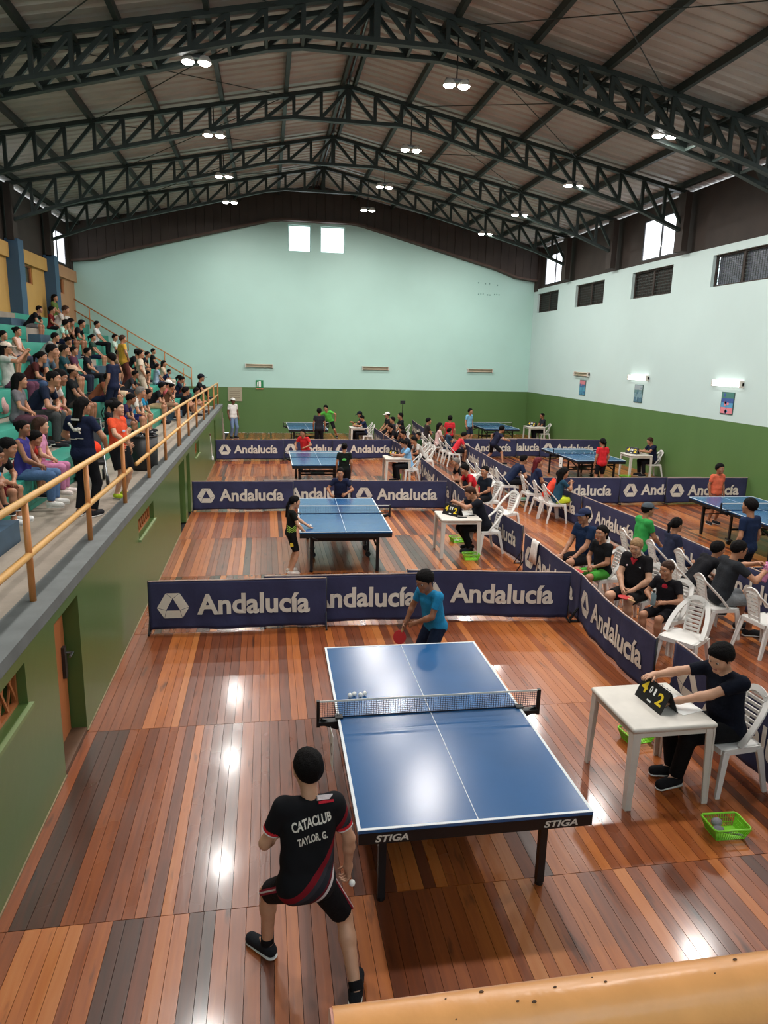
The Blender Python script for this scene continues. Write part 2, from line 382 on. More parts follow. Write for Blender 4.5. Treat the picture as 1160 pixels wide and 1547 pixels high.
for i in range(40):
    fl.bar((GX[i], YB-.2, gz(GX[i])-.02), (GX[i+1], YB-.2, gz(GX[i+1])-.02), .4, .08, up=(0, 0, 1))
fl.build('flashing', mat('rusty_flashing', lin(74, 54, 44), .7, noise=.3, nscale=3), gab)
# upper cladding over the side walls with clerestory windows
CLER_R = [(29.4, 31.75), (20.9, 23.2), (12.4, 14.7), (4.0, 6.3), (-2.6, -.3)]
CLER_L = [(29.4, 31.7), (20.9, 23.2), (12.4, 14.7), (4.0, 6.3)]
zt_ = z_top(XR)+.12
tag(wall_sheet((XR+.12, 0, 0), (0, 1, 0), (0, 0, 1), (YN, YB), (ZT, zt_), [(a, b, 6.92, 8.2) for a, b in CLER_R], .06, (-1, 0, 0), 0).build('wall_right_upper', [M_dark]), kind='structure')
tag(wall_sheet((XW-.02, 0, 0), (0, 1, 0), (0, 0, 1), (YN, YB), (6.74, z_top(XW-.02)+.12), [(a, b, 6.88, 8.1) for a, b in CLER_L], .06, (1, 0, 0), 0).build('wall_left_upper', [M_dark]), kind='structure')
for x0, x1 in ((XR-.02, XR+.4), (XW-.4, XW+.02)):
    tag(MB().box(x0, x1, YB-.45, YB+.25, 6.7, z_top(XR)+.15).build('corner_light_block', M_dark), kind='structure')  # dark boxes added to plug light leaks at the back corners
wk = 30
for side, L, x, z0, z1 in ((1, CLER_R, XR+.15, 6.92, 8.2), (-1, CLER_L, XW-.05, 6.88, 8.1)):
    for a, b in L:
        w = struct('window_%d' % wk); wk += 1; fr = MB()
        for y0, y1, c_, d in ((a, b, z0, z0+.04), (a, b, z1-.04, z1), (a, a+.04, z0+.04, z1-.04), (b-.04, b, z0+.04, z1-.04), ((a+b)/2-.03, (a+b)/2+.03, z0+.04, z1-.04)): fr.box(x-.03, x+.03, y0, y1, c_, d)
        fr.build('window_frame', M_black, w)
        for y0, y1 in ((a+.02, (a+b)/2-.02), ((a+b)/2+.02, b-.02)): MB().box(x-.006, x+.006, y0, y1, z0+.02, z1-.02).build('pane', M_pane, w)
# left wall behind the stand
LW = XW
tag(wall_sheet((LW, 0, 0), (0, 1, 0), (0, 0, 1), (YN, 29), (0, 6.74), [(a, a+1.75, 5.72, 6.3) for a in (1.0, 5.1, 9.2, 13.3, 17.4, 21.4, 25.35)], .2, (1, 0, 0), 0).build('wall_left', [M_yel]), kind='structure')
tag(wall_sheet((LW, 0, 0), (0, 1, 0), (0, 0, 1), (29, YB), (0, 6.74), [(29.5, 31.0, 5.72, 6.3)], .2, (1, 0, 0), 0).build('wall_left_end', [M_pink]), kind='structure')
for k, a in enumerate((1.0, 5.1, 9.2, 13.3, 17.4, 21.4, 25.35, 29.5)):
    w = struct('window_%d' % (50+k)); L_ = 1.75 if k < 7 else 1.5; fr = MB()
    for y0, y1, c_, d in ((a, a+L_, 5.72, 5.76), (a, a+L_, 6.26, 6.3), (a, a+.05, 5.76, 6.26), (a+L_-.05, a+L_, 5.76, 6.26)): fr.box(LW-.12, LW-.04, y0, y1, c_, d)
    fr.build('window_frame', M_orange, w); MB().box(LW-.1, LW-.09, a+.03, a+L_-.03, 5.74, 6.28).build('pane', M_glassg, w)
for k, (a, b, m) in enumerate([(y, y+3.45, M_yel) for y in (-3.6, .6, 4.7, 8.8, 12.9, 17, 21.1, 25.2)]+[(29.1, YB, M_pink)]):
    tag(MB().box(LW, LW+.12, a, b, 6.32, 6.76).build('trim_%d' % (k+1), m), kind='structure')
for y in (-4, .05, 4.15, 8.25, 12.35, 16.45, 20.55, 24.6, 28.5):
    tag(MB().box(LW, LW+.38, y, y+.52, 0, 6.9).build('column', M_bluecol), kind='structure')
# near wall behind the camera, with openings added out of view for daylight fill
tag(wall_sheet((0, YN, 0), (1, 0, 0), (0, 0, 1), (LW, XR+.1), (0, 8.3), [(-6.5, -2.5, 5.2, 7.8), (-1, 3.2, 5.2, 7.8), (5.0, 9.6, 5.2, 7.8)], .22, (0, 1, 0), 0, ZG).build('wall_front', [M_mint, M_green]), kind='structure')

# ------------------------------------------------------------------ roof: corrugated sheets, purlins, trusses
ceiling = struct('ceiling')
TR_Y = [-1.5, 2.6, 6.7, 10.9, 15.35, 15.95, 20.35, 24.75, 28.7]
bays = [YN, -1.5, 2.6, 6.7, 10.9, 15.6, 20.35, 24.75, 28.7, YB]
for i in range(len(bays)-1):
    y0, y1 = bays[i], bays[i+1]; n = max(2, round((y1-y0)/.34)); p = (y1-y0)/n; prof = []
    for k in range(n): prof += [(y0+p*k, .0), (y0+p*(k+.12), .05), (y0+p*(k+.3), .05), (y0+p*(k+.42), 0)]
    prof.append((y1, 0))
    for s in (-1, 1):
        xe = XW-.6 if s < 0 else XR+.3; mb = MB(); N = len(prof)
        for x in (RX, xe):
            for y, h in prof: mb.v.append((x, y, z_top(x)+.19+h))
        for k in range(N-1):
            q = (k, k+1, N+k+1, N+k); mb.f.append(q if s > 0 else q[::-1]); mb.m.append(0)
        mb.build('roof_sheet', M_roof, ceiling)
for s in (-1, 1):
    for k in range(1, 7):
        x = RX+s*1.64*k; zz = z_top(x)
        MB().bar((x, YN, zz+.1), (x, YB-.3, zz+.1), .1, .17).build('purlin', M_steel, ceiling)
for s in (-1, 1): MB().bar((RX+s*.16, YN, z_top(RX)+.07), (RX+s*.16, YB-.3, z_top(RX)+.07), .08, .17).build('purlin', M_steel, ceiling)
MB().tube([(RX, YN, RZ+.12), (RX, YB-.35, RZ+.12)], .035, 8).build('ridge_pipe', M_metal, ceiling)
# thin cross bracing rods in each bay
for i in range(4, 8):
    y0, y1 = bays[i], bays[i+1]
    for s in (-1, 1):
        a, b = RX+s*1.64, RX+s*6.56
        for p, q in (((a, y0), (b, y1)), ((b, y0), (a, y1))):
            MB().tube([(p[0], p[1], z_top(p[0])-.02), (q[0], q[1], z_top(q[0])-.02)], .011, 5).build('brace_rod', M_steel, ceiling)
def truss(y, label, group=None):
    t = thing('roof_truss', label, 'truss', (0, y, 0), 0, group)
    half = XR-.15-RX; n = 14; X = [RX+half*i/n for i in range(-n, n+1)]
    up = MB(); lo = MB()
    for i in range(2*n):
        a, b = X[i], X[i+1]
        up.bar((a, 0, z_top(a)), (b, 0, z_top(b)), .14, .1, up=(0, 0, 1)); lo.bar((a, 0, z_bot(a)), (b, 0, z_bot(b)), .14, .09, up=(0, 0, 1))
    up.build('top_chord', M_steel, t); lo.build('bottom_chord', M_steel, t)
    for i in range(2*n+1):
        w = .13 if i == n else .085
        MB().bar((X[i], 0, z_bot(X[i])+.04), (X[i], 0, z_top(X[i])-.04), w, .07, up=(0, 1, 0)).build('strut', M_steel, t)
    for i in range(2*n):
        lo_i, hi_i = (i, i+1) if i < n else (i+1, i)
        MB().bar((X[lo_i], .01, z_bot(X[lo_i])+.04), (X[hi_i], .01, z_top(X[hi_i])-.04), .085, .07, up=(0, 1, 0)).build('diagonal', M_steel, t)
    for x in (X[0]-.02, X[-1]+.02):
        s = 1 if x > 0 else -1
        MB().box(x-.18*(s > 0)-.02*(s < 0), x+.02*(s > 0)+.18*(s < 0), -.2, .2, 6.85, z_top(x)).build('gusset_plate', M_dark, t)
    return t
TL = {15.35: 'nearest dark green roof truss, front half of the doubled pair across the ceiling', 15.95: 'dark green roof truss just behind the nearest one, back half of the pair',
      20.35: 'single dark green roof truss next beyond the doubled pair', 24.75: 'dark green roof truss third from the gable end windows', 28.7: 'dark green roof truss closest to the dark gable and its two windows'}
TL[24.75] = 'dark green roof truss between the gable-end truss and the single one'
for y in TR_Y:
    if y in TL: truss(y, TL[y], 'steel roof trusses')
# cross ties joining the doubled truss
tie = MB()
dt = [o for o in C.objects if o.name.startswith('roof_truss')][0]
for i in range(-13, 14):
    x = RX+(XR-.15-RX)*i/14
    for z in (z_top(x), z_bot(x)): MB().bar((x, 0, z), (x, .6, z), .06, .06).build('cross_tie', M_steel, dt)

# ------------------------------------------------------------------ high-bay lamps
LAMPS = [(-1.28, 9.1), (3.97, 9.1), (8.75, 8.48)]
LLAB = ['left', 'middle', 'right']
def lamp(x, y, z, label):
    t = thing('pendant_lamp', label, 'ceiling lamp', (x, y, z), 0, 'hanging high-bay lamps')
    zt = z_top(x)-z
    MB().tube([(0, 0, .12), (0, 0, zt)], .014, 6).build('cable', M_black, t)
    MB().lathe([(.05, zt-.02), (.07, zt), (.07, zt+.05), (.03, zt+.08)], 12).build('ceiling_cap', M_wdirty, t)
    h = MB().box(-.24, .24, -.05, .05, .07, .12)
    h.build('bracket', M_metal, t)
    for s in (-1, 1):
        MB().lathe([(.05, .12), (.09, .1), (.13, .03), (.14, .0), (.13, -.005)], 16, M=Matrix.Translation((s*.16, 0, 0))).build('lamp_shade', M_wdirty, t, smooth=True)
        MB().lathe([(.04, -.045), (.09, -.035), (.122, -.006), (.122, .0)], 16, M=Matrix.Translation((s*.16, 0, 0))).build('lens', M_lens, t, smooth=True)
    ld = bpy.data.lights.new('lamp_light', 'AREA'); ld.shape = 'DISK'; ld.size = .5; ld.energy = LAMP_W; ld.color = (1, .965, .92)
    lo = bpy.data.objects.new('lamp_light', ld); C.objects.link(lo); lo.parent = t; lo.location = (0, 0, -.07)
    return t
ROWN = {15.6: 'doubled truss', 20.35: 'single truss after the pair', 24.75: 'truss before the last', 28.7: 'last truss by the gable'}
for y in (6.7, 10.9, 15.6, 20.35, 24.75, 28.7):
    for (x, z), nm in zip(LAMPS, LLAB):
        col = {'left': 'on the stand side', 'middle': 'near the ridge', 'right': 'on the poster-wall side'}[nm]
        if y >= 15: lb = 'lit twin-head pendant lamp %s, under the %s' % (col, ROWN[y])
        else: lb = 'pendant lamp %s, row %s' % (col, {10.9: 'just before the doubled truss', 6.7: 'over the near tables', 2.6: 'over the balcony front', -1.5: 'behind the balcony'}[y])
        lamp(x, y, z, lb)

# ------------------------------------------------------------------ grandstand
stand = struct('grandstand'); YS0, YE = YN, 28.2
HOLES = [(1.2, 2.4, 1.08, 1.38), (4.0, 4.97, 1.06, 1.38), (9.55, 10.85, 1.07, 1.34), (17.33, 18.3, 1.06, 1.38), (5.68, 6.42, 0, 1.38), (14.05, 15.0, 0, 1.37), (15.4, 16.05, 0, 1.37), (23.6, 24.3, 0, 1.37)]
tag(wall_sheet((XL, 0, 0), (0, 1, 0), (0, 0, 1), (YS0, YE), (0, 1.5), HOLES, .2, (1, 0, 0), 0).build('wall_stand_front', [M_greenl]), kind='structure')
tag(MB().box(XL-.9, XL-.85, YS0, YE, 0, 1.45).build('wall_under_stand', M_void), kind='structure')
tag(MB().box(-8.2, XL+.0, YE-.15, YE, 0, 1.5).build('wall_stand_end', M_greenl), kind='structure')
MB().box(-3.05, XL-.2, YS0, YE, 1.35, WALK).build('walkway', M_conc, stand)
MB().box(XL-.24, XL+.03, YS0, YE+.02, 1.5, 1.6).build('kerb', M_kerb, stand)
AISLES = [(6.75, 7.95), (21.9, 23.4), (-.5, .7), (14.2, 15.3)][:2]
for k in range(1, 8):
    fx = -3.0-.75*(k-1); bx = fx-.75 if k < 7 else LW+.01; z = WALK+.44*k
    ye = YB
    MB().box(bx-.02, fx-.38, YS0, ye, z-.44 if k > 1 else 1.0, z-.03).build('tread', M_conc, stand)
    MB().box(fx-.40, fx-.03, YS0, ye, z-.46, z-.05).build('riser', M_turq, stand)
    segs = []; y = YS0
    for a, b in sorted(AISLES): segs.append((y, a)); y = b
    segs.append((y, ye))
    for a, b in segs:
        n = max(1, round((b-a)/4.0))
        for i in range(n):
            bevel(MB().box(fx-.42, fx, a+(b-a)*i/n+.004, a+(b-a)*(i+1)/n-.004, z-.36, z).build('bench_block', M_turq, stand), .015, 2)
    for a, b in AISLES:
        MB().box(fx-.4, fx, a, b, z-.44, z-.02).build('aisle_step', M_conc, stand)
        MB().box(fx+.0, fx+.34, a+.1, b-.1, z-.44, z-.2).build('half_step', M_navyb, stand)
for i in range(5):   # steps down to the playing floor at the far end
    MB().box(-2.95, XL, YE+.3*i, YE+.3*(i+1), 0, 1.25-.25*i).build('stair_step', M_conc, stand)
# lattice windows and doors in the stand front
for k, h in enumerate(HOLES[:4]):
    w = struct('window_%d' % (70+k)); x = XL-.09; fr = MB()
    L_ = h[1]-h[0]; n = max(3, round(L_/.16)); hz = h[3]-h[2]
    for i in range(n):
        a, b = h[0]+L_*i/n, h[0]+L_*(i+1)/n
        MB().bar((x, a, h[2]+.01), (x, b, h[3]-.01), .02, .014, up=(1, 0, 0)).build('lattice_bar', M_orange, w)
        MB().bar((x+.012, b, h[2]+.01), (x+.012, a, h[3]-.01), .02, .014, up=(1, 0, 0)).build('lattice_bar', M_orange, w)
    for y0, y1, c_, d in ((h[0], h[1], h[2], h[2]+.025), (h[0], h[1], h[3]-.025, h[3]), (h[0], h[0]+.025, h[2]+.025, h[3]-.025), (h[1]-.025, h[1], h[2]+.025, h[3]-.025)): fr.box(x-.015, x+.025, y0, y1, c_, d)
    fr.build('window_frame', M_orange, w)
    MB().box(XL-.02, XL+.035, h[0]-.03, h[1]+.03, h[2]-.035, h[2]-.003).build('window_sill', mat('pale_green_sill', lin(118, 136, 88), .5), w)
for k, (h, m) in enumerate(zip(HOLES[4:], (M_orange, M_greenl, M_greenl, M_greenl))):
    d = struct('door_%d' % (k+1))
    if k == 0:
        MB().box(XL-.19, XL-.14, h[0], h[1]-.02, .05, 1.37).build('door_leaf', m, d)
        MB().box(XL-.14, XL-.11, h[1]-.14, h[1]-.08, .62, .92).build('lock_plate', M_dark, d)
        MB().tube([(XL-.11, h[1]-.1, .86), (XL-.05, h[1]-.1, .86), (XL-.05, h[1]-.2, .86)], .012, 6).build('door_handle', M_metal, d)
        MB().box(XL-.2, XL-.0, h[0], h[1], .0, .045).build('threshold', M_wood, d)
    else:
        MB().box(XL-.19, XL-.15, h[0], h[1], .0, 1.36).build('door_leaf', m, d)
        MB().box(XL-.15, XL-.12, h[1]-.12, h[1]-.08, .6, .72).build('door_handle', M_metal, d)
for k, (a, b) in enumerate(((YS0, 5.68), (6.42, 14.05), (15.0, 15.4), (16.05, 23.6))):
    tag(MB().box(XL, XL+.01, a, b, 0, .014).build('baseboard_left', mat('pale_skirting', lin(132, 112, 84), .6, noise=.3, nscale=6)), kind='structure')
# railing along the stand front
rail = thing('railing', 'ochre pipe railing along the front edge of the spectator stand', 'railing', (XL-.13, 0, 0), 0)
ZR = 2.42
def pipe_run(a, b, z, parent, name): MB().tube([(0, a, z), (0, b, z)], .03, 10).build(name, M_rail, parent, smooth=True)
pipe_run(-3.9, 27.9, ZR, rail, 'top_rail'); pipe_run(-3.9, 9.9, 1.98, rail, 'middle_rail'); pipe_run(10.35, 27.9, 1.98, rail, 'middle_rail')
for y in (-2.0, -.05, 1.85, 3.75, 5.66, 7.55, 9.45, 11.4, 13.3, 15.3, 15.55, 17.3, 19.3, 21.5, 23.3, 25.6, 27.85):
    MB().tube([(0, y, 1.58), (0, y, ZR-.01)], .027, 8).build('post', M_railo, rail, smooth=True)
sr = thing('stair_railing', 'thin brown handrail sloping down the mint back wall beside the stand', 'railing', (0, YB-.25, 0), 0)
for dz in (0, -.48):
    MB().tube([(-8.0, 0, 5.64+dz), (-3.28, 0, 2.88+dz)], .025, 8).build('handrail', M_railo, sr, smooth=True)
for x in (-7.4, -5.9, -4.4, -3.28):
    zt2 = 2.88+(5.64-2.88)*(-3.28-x)/4.72; MB().tube([(x, 0, zt2-.86), (x, 0, zt2)], .022, 8).build('post', M_railo, sr, smooth=True)
MB().tube([(-3.62, 0, 1.9), (-3.62, 0, 2.86)], .022, 8).build('post', M_railo, sr, smooth=True)

# ------------------------------------------------------------------ balcony the photograph was taken from, and its rail
tag(MB().box(-1.6, 6.0, -2.8, .42, 1.82, 1.98).build('slab_balcony', M_conc), kind='structure')
br = thing('balcony_rail', 'thick ochre pipe rail across the bottom corner with an open pink end', 'railing', (0, .5, 2.974), 0)
MB().tube([(.052, 0, 0), (.5, 0, .0), (5.6, 0, .0)], .0305, 24, caps=False).build('pipe', mat('chipped_ochre_paint', lin(240, 170, 104), .3, noise=.08, nscale=22, bump=.06, bscale=40), br, smooth=True)
MB().lathe([(.0, 0), (.0295, 0), (.0295, .004)], 24, M=Matrix.Translation((.0535, 0, 0)) @ Matrix.Rotation(-PI/2, 4, 'Y')).build('end_cap', mat('pink_primer', lin(226, 160, 140), .6), br)
for x in (1.5, 3.4, 5.3): MB().tube([(x, 0, -.0), (x, -.1, -1.02)], .026, 10).build('post', M_railo, br, smooth=True)
cm = MB()
for i, (x, a) in enumerate(((.16, .25), (.22, .5), (.235, .42), (.3, 1.0), (.31, .75), (.19, 1.0), (.42, .55), (.26, .8), (.45, .95), (.155, .9))):
    r = .0008+.0006*(i % 3)
    cm.sphere((x, -.0305*math.cos(a+.9), .0305*math.sin(a+.9)), r, 6, sc=(1.3, .6, 1))
tag(cm.build('paint_chips', M_wood, br), kind='stuff')

# ------------------------------------------------------------------ table tennis tables
def make_table(label, loc, rz, rows=8, letters=False):
    t = thing('table_tennis_table', label, 'table', (loc[0], loc[1], 0), rz, 'blue table tennis tables')
    hw, hl, H = 1.525/2, 1.37, .76
    for s in (-1, 1):
        top = MB().box(-hw, hw, .002 if s > 0 else -hl, hl if s > 0 else -.002, H-.025, H).build('table_top', M_blue, t)
        bevel(top, .003, 1)
        ap = MB()
        for x in (-hw+.02, hw-.02): ap.box(x-.015, x+.015, .02*s if s > 0 else -hl+.02, hl-.02 if s > 0 else -.02, H-.085, H-.025)
        ap.box(-hw+.005, hw-.005, s*(hl-.012)-.012, s*(hl-.012)+.012, H-.1, H-.025)
        ap.box(-hw+.02, hw-.02, s*.06-.015, s*.06+.015, H-.075, H-.025); ap.build('apron', M_black, t)
        ln = MB(); z = H+.0012
        ln.box(-hw, hw, s*hl-.02*(s > 0), s*hl+.02*(s < 0), H-.001, z)
        for x in (-hw, hw-.02): ln.box(x, x+.02, min(0, s*(hl-.02)), max(0, s*(hl-.02)), H-.001, z)
        ln.build('border_line', M_line, t)
        MB().box(-.0025, .0025, min(.0, s*(hl-.02)), max(.0, s*(hl-.02)), H-.001, z).build('centre_line', M_line, t)
        for x in (-1, 1):
            MB().box(x*.56-.025, x*.56+.025, s*1.08-.025, s*1.08+.025, .03, H-.07).build('leg', M_black, t)
            MB().lathe([(.02, 0), (.03, .004), (.03, .03)], 10, M=Matrix.Translation((x*.56, s*1.08, 0))).build('leg_foot', M_black, t)
            MB().box(x*.5-.02, x*.5+.02, s*.22-.02, s*.22+.02, .1, H-.07).build('leg', M_black, t)
            MB().bar((x*.53, s*1.06, .45), (x*.5, s*.24, .66), .025, .025).build('brace', M_black, t)
            MB().tube([(x*.5, s*.22-.02, .05), (x*.5, s*.22+.02, .05)], .05, 12).build('wheel', M_black, t)
            MB().box(x*.5-.02, x*.5+.02, s*.22-.1, s*.22+.1, .09, .12).build('wheel_bracket', M_black, t)
        MB().box(-.5, .5, s*.22-.015, s*.22+.015, .3, .34).build('cross_rail', M_black, t)
        MB().box(-.56, .56, s*1.08-.012, s*1.08+.012, .55, .585).build('cross_rail', M_black, t)
    MB().box(-.2, .2, -.2, .2, .3, .33).build('centre_stay', M_black, t)
    # net
    n = MB(); nx = 92 if rows > 7 else 60
    for i in range(nx+1):
        x = -.9+1.8*i/nx; n.box(x-.0012, x+.0012, -.001, .001, H+.004, H+.14)
    for k in range(rows+1):
        z = H+.006+.134*k/rows; n.box(-.9, .9, -.001, .001, z-.0012, z+.0012)
    tag(n.build('net', M_net, t), kind='stuff')
    MB().box(-.9, .9, -.003, .003, H+.138, H+.1525).build('net_tape', M_tape, t)
    MB().box(-.9, .9, -.002, .002, H+.001, H+.012).build('net_cord', M_net, t)
    for s in (-1, 1):
        MB().box(s*.915-.012, s*.915+.012, -.014, .014, H-.07, H+.155).build('net_post', M_black, t)
        c = MB().box(min(s*.91, s*.73), max(s*.91, s*.73), -.03, .03, H-.05, H-.02); c.box(min(s*.78, s*.72), max(s*.78, s*.72), -.03, .03, H+.0013, H+.016)
        c.bar((s*.9, 0, H-.02), (s*.75, 0, H-.08), .05, .02, up=(0, 1, 0)); c.build('net_clamp', M_black, t)
    if letters:
        for x0, wd in ((-.655, .21), (.43, .23)):
            v, f = fit_text('STIGA', wd, .048, .03)
            v[:, 0] += v[:, 1]*.25
            mb = MB(); mb.add([(x0+a, -hl-.0015, H-.088+b) for a, b, c_ in v], f); mb.build('lettering', M_print, t)
    return t
TABLES = [('blue table tennis table nearest the balcony, a boy in black at its near end', (1.285, 5.027), -.007, 8, True),
          ('blue table tennis table where a child in lime-patterned black serves', (1.295, 12.334), -.029, 6, False),
          ('blue table tennis table third from the balcony, a girl in black at its near end', (1.385, 19.44), 0, 6, False),
          ('blue table tennis table by the green end wall with a runner in lime green', (1.56, 28.3), .01, 6, False),
          ('blue table tennis table with balls along its net and a child in red', (9.62, 20.19), 0, 6, False),
          ('blue table tennis table partly out of frame with a child in orange behind it', (9.74, 12.13), -.02, 6, False),
          ('dark blue table tennis table by the end wall with a boy in pale blue', (9.62, 29.1), .01, 6, False)]
for a in TABLES: make_table(*a)
def small(name, label, cat, mb, m, loc, rz=0, group=None, smooth=False):
    o = mb.build(name, m, smooth=smooth); o.location = loc; o.rotation_euler = (0, 0, rz); return tag(o, label, cat, group)
# hanging number tags
def number_tag(loc, rz, ch, label):
    t = thing('number_tag', label, 'sign', loc, rz, 'number cards hung on the tables')
    MB().box(-.002, .002, -.075, .075, -.3, .0).build('card', M_paper, t)
    v, f = fit_text(ch, .07, .1, .02); mb = MB(); mb.add([(-.0035, -(a-.035), -.2+b) for a, b, c_ in v], f); mb.build('numeral', M_black, t)
number_tag((.47, 4.93, .70), .05, 'C', 'white number card hanging below the net of the nearest table')
number_tag((8.92, 11.25, .72), .35, '3', 'white card with a figure 3 on the table with the child in orange')
number_tag((8.84, 19.9, .70), .3, '2', 'white number card on the table with the child in red')

# ------------------------------------------------------------------ printed barriers
BW, BH = 2.28, .70
def wave(u, v, ph):
    s = math.sin
    env = .35+.65*(1-v/BH)
    return (.012*s(5.1*u+ph)+.007*s(11.3*u+2.1*ph+3*v)+.006*s(3.2*u-9*v+ph)+.004*s(21*u+7*v+1.7*ph))*env*min(1, (u+.02)/.15, (BW-u+.02)/.15)
def logo_geo():
    R = .2; c = (.30, .355); out = []
    tri = [(-.09, .17), (.09, .17), (.205, -.035), (.115, -.19), (-.115, -.19), (-.205, -.035)]
    inn = [(0, .095), (.088, -.075), (-.088, -.075)]
    quads = [[tri[0], tri[1], inn[0]], [tri[1], tri[2], inn[1], inn[0]], [tri[2], tri[3], inn[1]], [tri[3], tri[4], inn[2], inn[1]], [tri[4], tri[5], inn[2]], [tri[5], tri[0], inn[0], inn[2]]]
    return c, quads
def barrier_meshes(ph, bend=0.0):
    nu, nv = 60, 14; z0 = .035
    def P(u, v, off): 
        sag = .02*math.sin(PI*u/BW)*(1-v/BH)
        x = u
        if bend: w = -bend*max(0, 1-abs(u-1.15)/1.1)
        else: w = 0
        return (x, wave(u, v, ph)+w+off, z0+v*(1-z0/BH)+(.012*math.sin(4*u+ph) if v < .01 else 0)*.6)
    th = .004; mb = MB()
    for off in (0, th):
        for i in range(nu+1):
            for j in range(nv+1): mb.v.append(P(BW*i/nu, BH*j/nv, off))
    N = (nu+1)*(nv+1); id_ = lambda i, j, k: k*N+i*(nv+1)+j
    for i in range(nu):
        for j in range(nv):
            mb.f.append((id_(i, j, 0), id_(i+1, j, 0), id_(i+1, j+1, 0), id_(i, j+1, 0))); mb.m.append(1 if j == 0 and False else 0)
            mb.f.append((id_(i, j+1, 1), id_(i+1, j+1, 1), id_(i+1, j, 1), id_(i, j, 1))); mb.m.append(0)
    for i in range(nu):
        for j, fl_ in ((0, False), (nv, True)):
            q = (id_(i, j, 1), id_(i+1, j, 1), id_(i+1, j, 0), id_(i, j, 0)); mb.f.append(q[::-1] if fl_ else q); mb.m.append(0)
    for j in range(nv):
        for i, fl_ in ((0, True), (nu, False)):
            q = (id_(i, j, 1), id_(i, j, 0), id_(i, j+1, 0), id_(i, j+1, 1)); mb.f.append(q[::-1] if not fl_ else q); mb.m.append(0)
    cloth_me = mb.mesh('banner_cloth', [M_navy, M_hem], True)
    # lettering: subdivided by clipping into strips is unnecessary, waves are shallow against the letter offset
    v, f = fit_text('Andalucía', 1.46, .305, .03, 3)
    lm = MB(); lm.add([P(.60+a, .205+b, -.011) for a, b, c_ in v], f); letter_me = lm.mesh('lettering', M_print)
    c, quads = logo_geo(); gm = MB()
    for q in quads:
        cx = sum(p[0] for p in q)/len(q); cy = sum(p[1] for p in q)/len(q); q2 = [(cx+(p[0]-cx)*.96, cy+(p[1]-cy)*.96) for p in q]
        pts = []
        for i in range(len(q2)):   # a few points along each edge so the print follows the cloth
            a, b = q2[i], q2[(i+1) % len(q2)]
            for s in range(3): pts.append((a[0]+(b[0]-a[0])*s/3, a[1]+(b[1]-a[1])*s/3))
        k = len(gm.v); gm.v.append(P(c[0]+cx, c[1]+cy, -.0045)); gm.v += [P(c[0]+x, c[1]+y, -.0045) for x, y in pts]
        n = len(pts); s_ = 1 if sum(q2[i][0]*q2[(i+1) % len(q2)][1]-q2[(i+1) % len(q2)][0]*q2[i][1] for i in range(len(q2))) > 0 else -1
        for i in range(n):
            a, b = k+1+i, k+1+(i+1) % n; gm.f.append((k, a, b) if s_ > 0 else (k, b, a)); gm.m.append(0)
    logo_me = gm.mesh('logo', M_print)
    h = MB()
    for i in range(nu):
        a, b = BW*i/nu, BW*(i+1)/nu; h.bar(P(a, BH, .002), P(b, BH, .002), .012, .012)
    hem_me = h.mesh('top_hem', M_hem)
    return cloth_me, letter_me, logo_me, hem_me
BVAR = [barrier_meshes(p) for p in (.3, 1.9, 3.6, 5.2)]; BFOLD = barrier_meshes(2.2, .06)
post_me = MB().tube([(0, 0, 0), (0, 0, .705)], .011, 8).mesh('post', M_black, True)
foot_me = MB().bar((0, -.14, .012), (0, .14, .012), .022, .018).mesh('foot', M_black)
strut_me = MB().bar((0, -.13, .02), (0, -.005, .22), .014, .014).mesh('foot_strut', M_black)
_bi = 0
def barrier(x0, y0, x1, y1, label, group, var=None, flip=False):
    """the printed face looks to the right-hand side of the run turned clockwise: -y for a run along +x"""
    global _bi
    d = Vector((x1-x0, y1-y0)); rz = math.atan2(d.y, d.x)
    t = thing('barrier', label, 'barrier', (x0, y0, 0), rz, group)
    ms = BFOLD if var == 'fold' else BVAR[(_bi if var is None else var) % 4]; _bi += 1
    for nm, me in zip(('banner_cloth', 'lettering', 'logo', 'top_hem'), ms): link(nm, me, t)
    for u in (.0, BW):
        link('post', post_me, t, Matrix.Translation((u, .016, 0))); link('foot', foot_me, t, Matrix.Translation((u, .016, 0))); link('foot_strut', strut_me, t, Matrix.Translation((u, .016, 0)))
    return t
GA, GB, GC = 'barriers across the near end', 'barriers across the middle', 'barriers across the far courts'
barrier(-1.53, 8.84, .75, 8.80, 'navy printed barrier behind the nearest table, starting at the stand wall', GA, 0)
barrier(-.06, 8.93, 2.22, 8.88, 'navy printed barrier in the middle of the three behind the nearest table', GA, 1)
barrier(1.90, 9.04, 4.17, 8.72, 'navy printed barrier behind the boy in bright blue, ending at the corner', GA, 2)
barrier(-1.70, 16.09, .58, 16.05, 'navy printed barrier at the stand wall behind the serving child', GB, 3)
barrier(-.1, 16.19, 2.18, 16.19, 'navy printed barrier behind the girl in navy at the second table', GB, 0)
barrier(1.95, 16.08, 4.23, 15.94, 'navy printed barrier right of the second table, up to the chairs', GB, 1)
barrier(-1.72, 24.0, .56, 24.08, 'navy printed barrier at the stand wall, farthest row on that side', GC, 2)
barrier(.5, 24.25, 2.78, 24.25, 'navy printed barrier behind the child in red at the third table', GC, 3)
barrier(2.25, 24.15, 4.53, 24.28, 'navy printed barrier behind the light-blue scorer, far row', GC, 0)
GS = 'barriers along the lane beside the near tables'
barrier(4.25, 6.30, 4.25, 4.02, 'navy printed barrier behind the scorer in dark blue with the flip board', GS, 1)
barrier(4.27, 8.66, 4.08, 6.40, 'navy printed barrier with a fold through its wording, before the seated woman', GS, 'fold')
barrier(4.30, 10.90, 4.26, 8.62, 'navy printed barrier with a white towel hung over it', GS, 2)
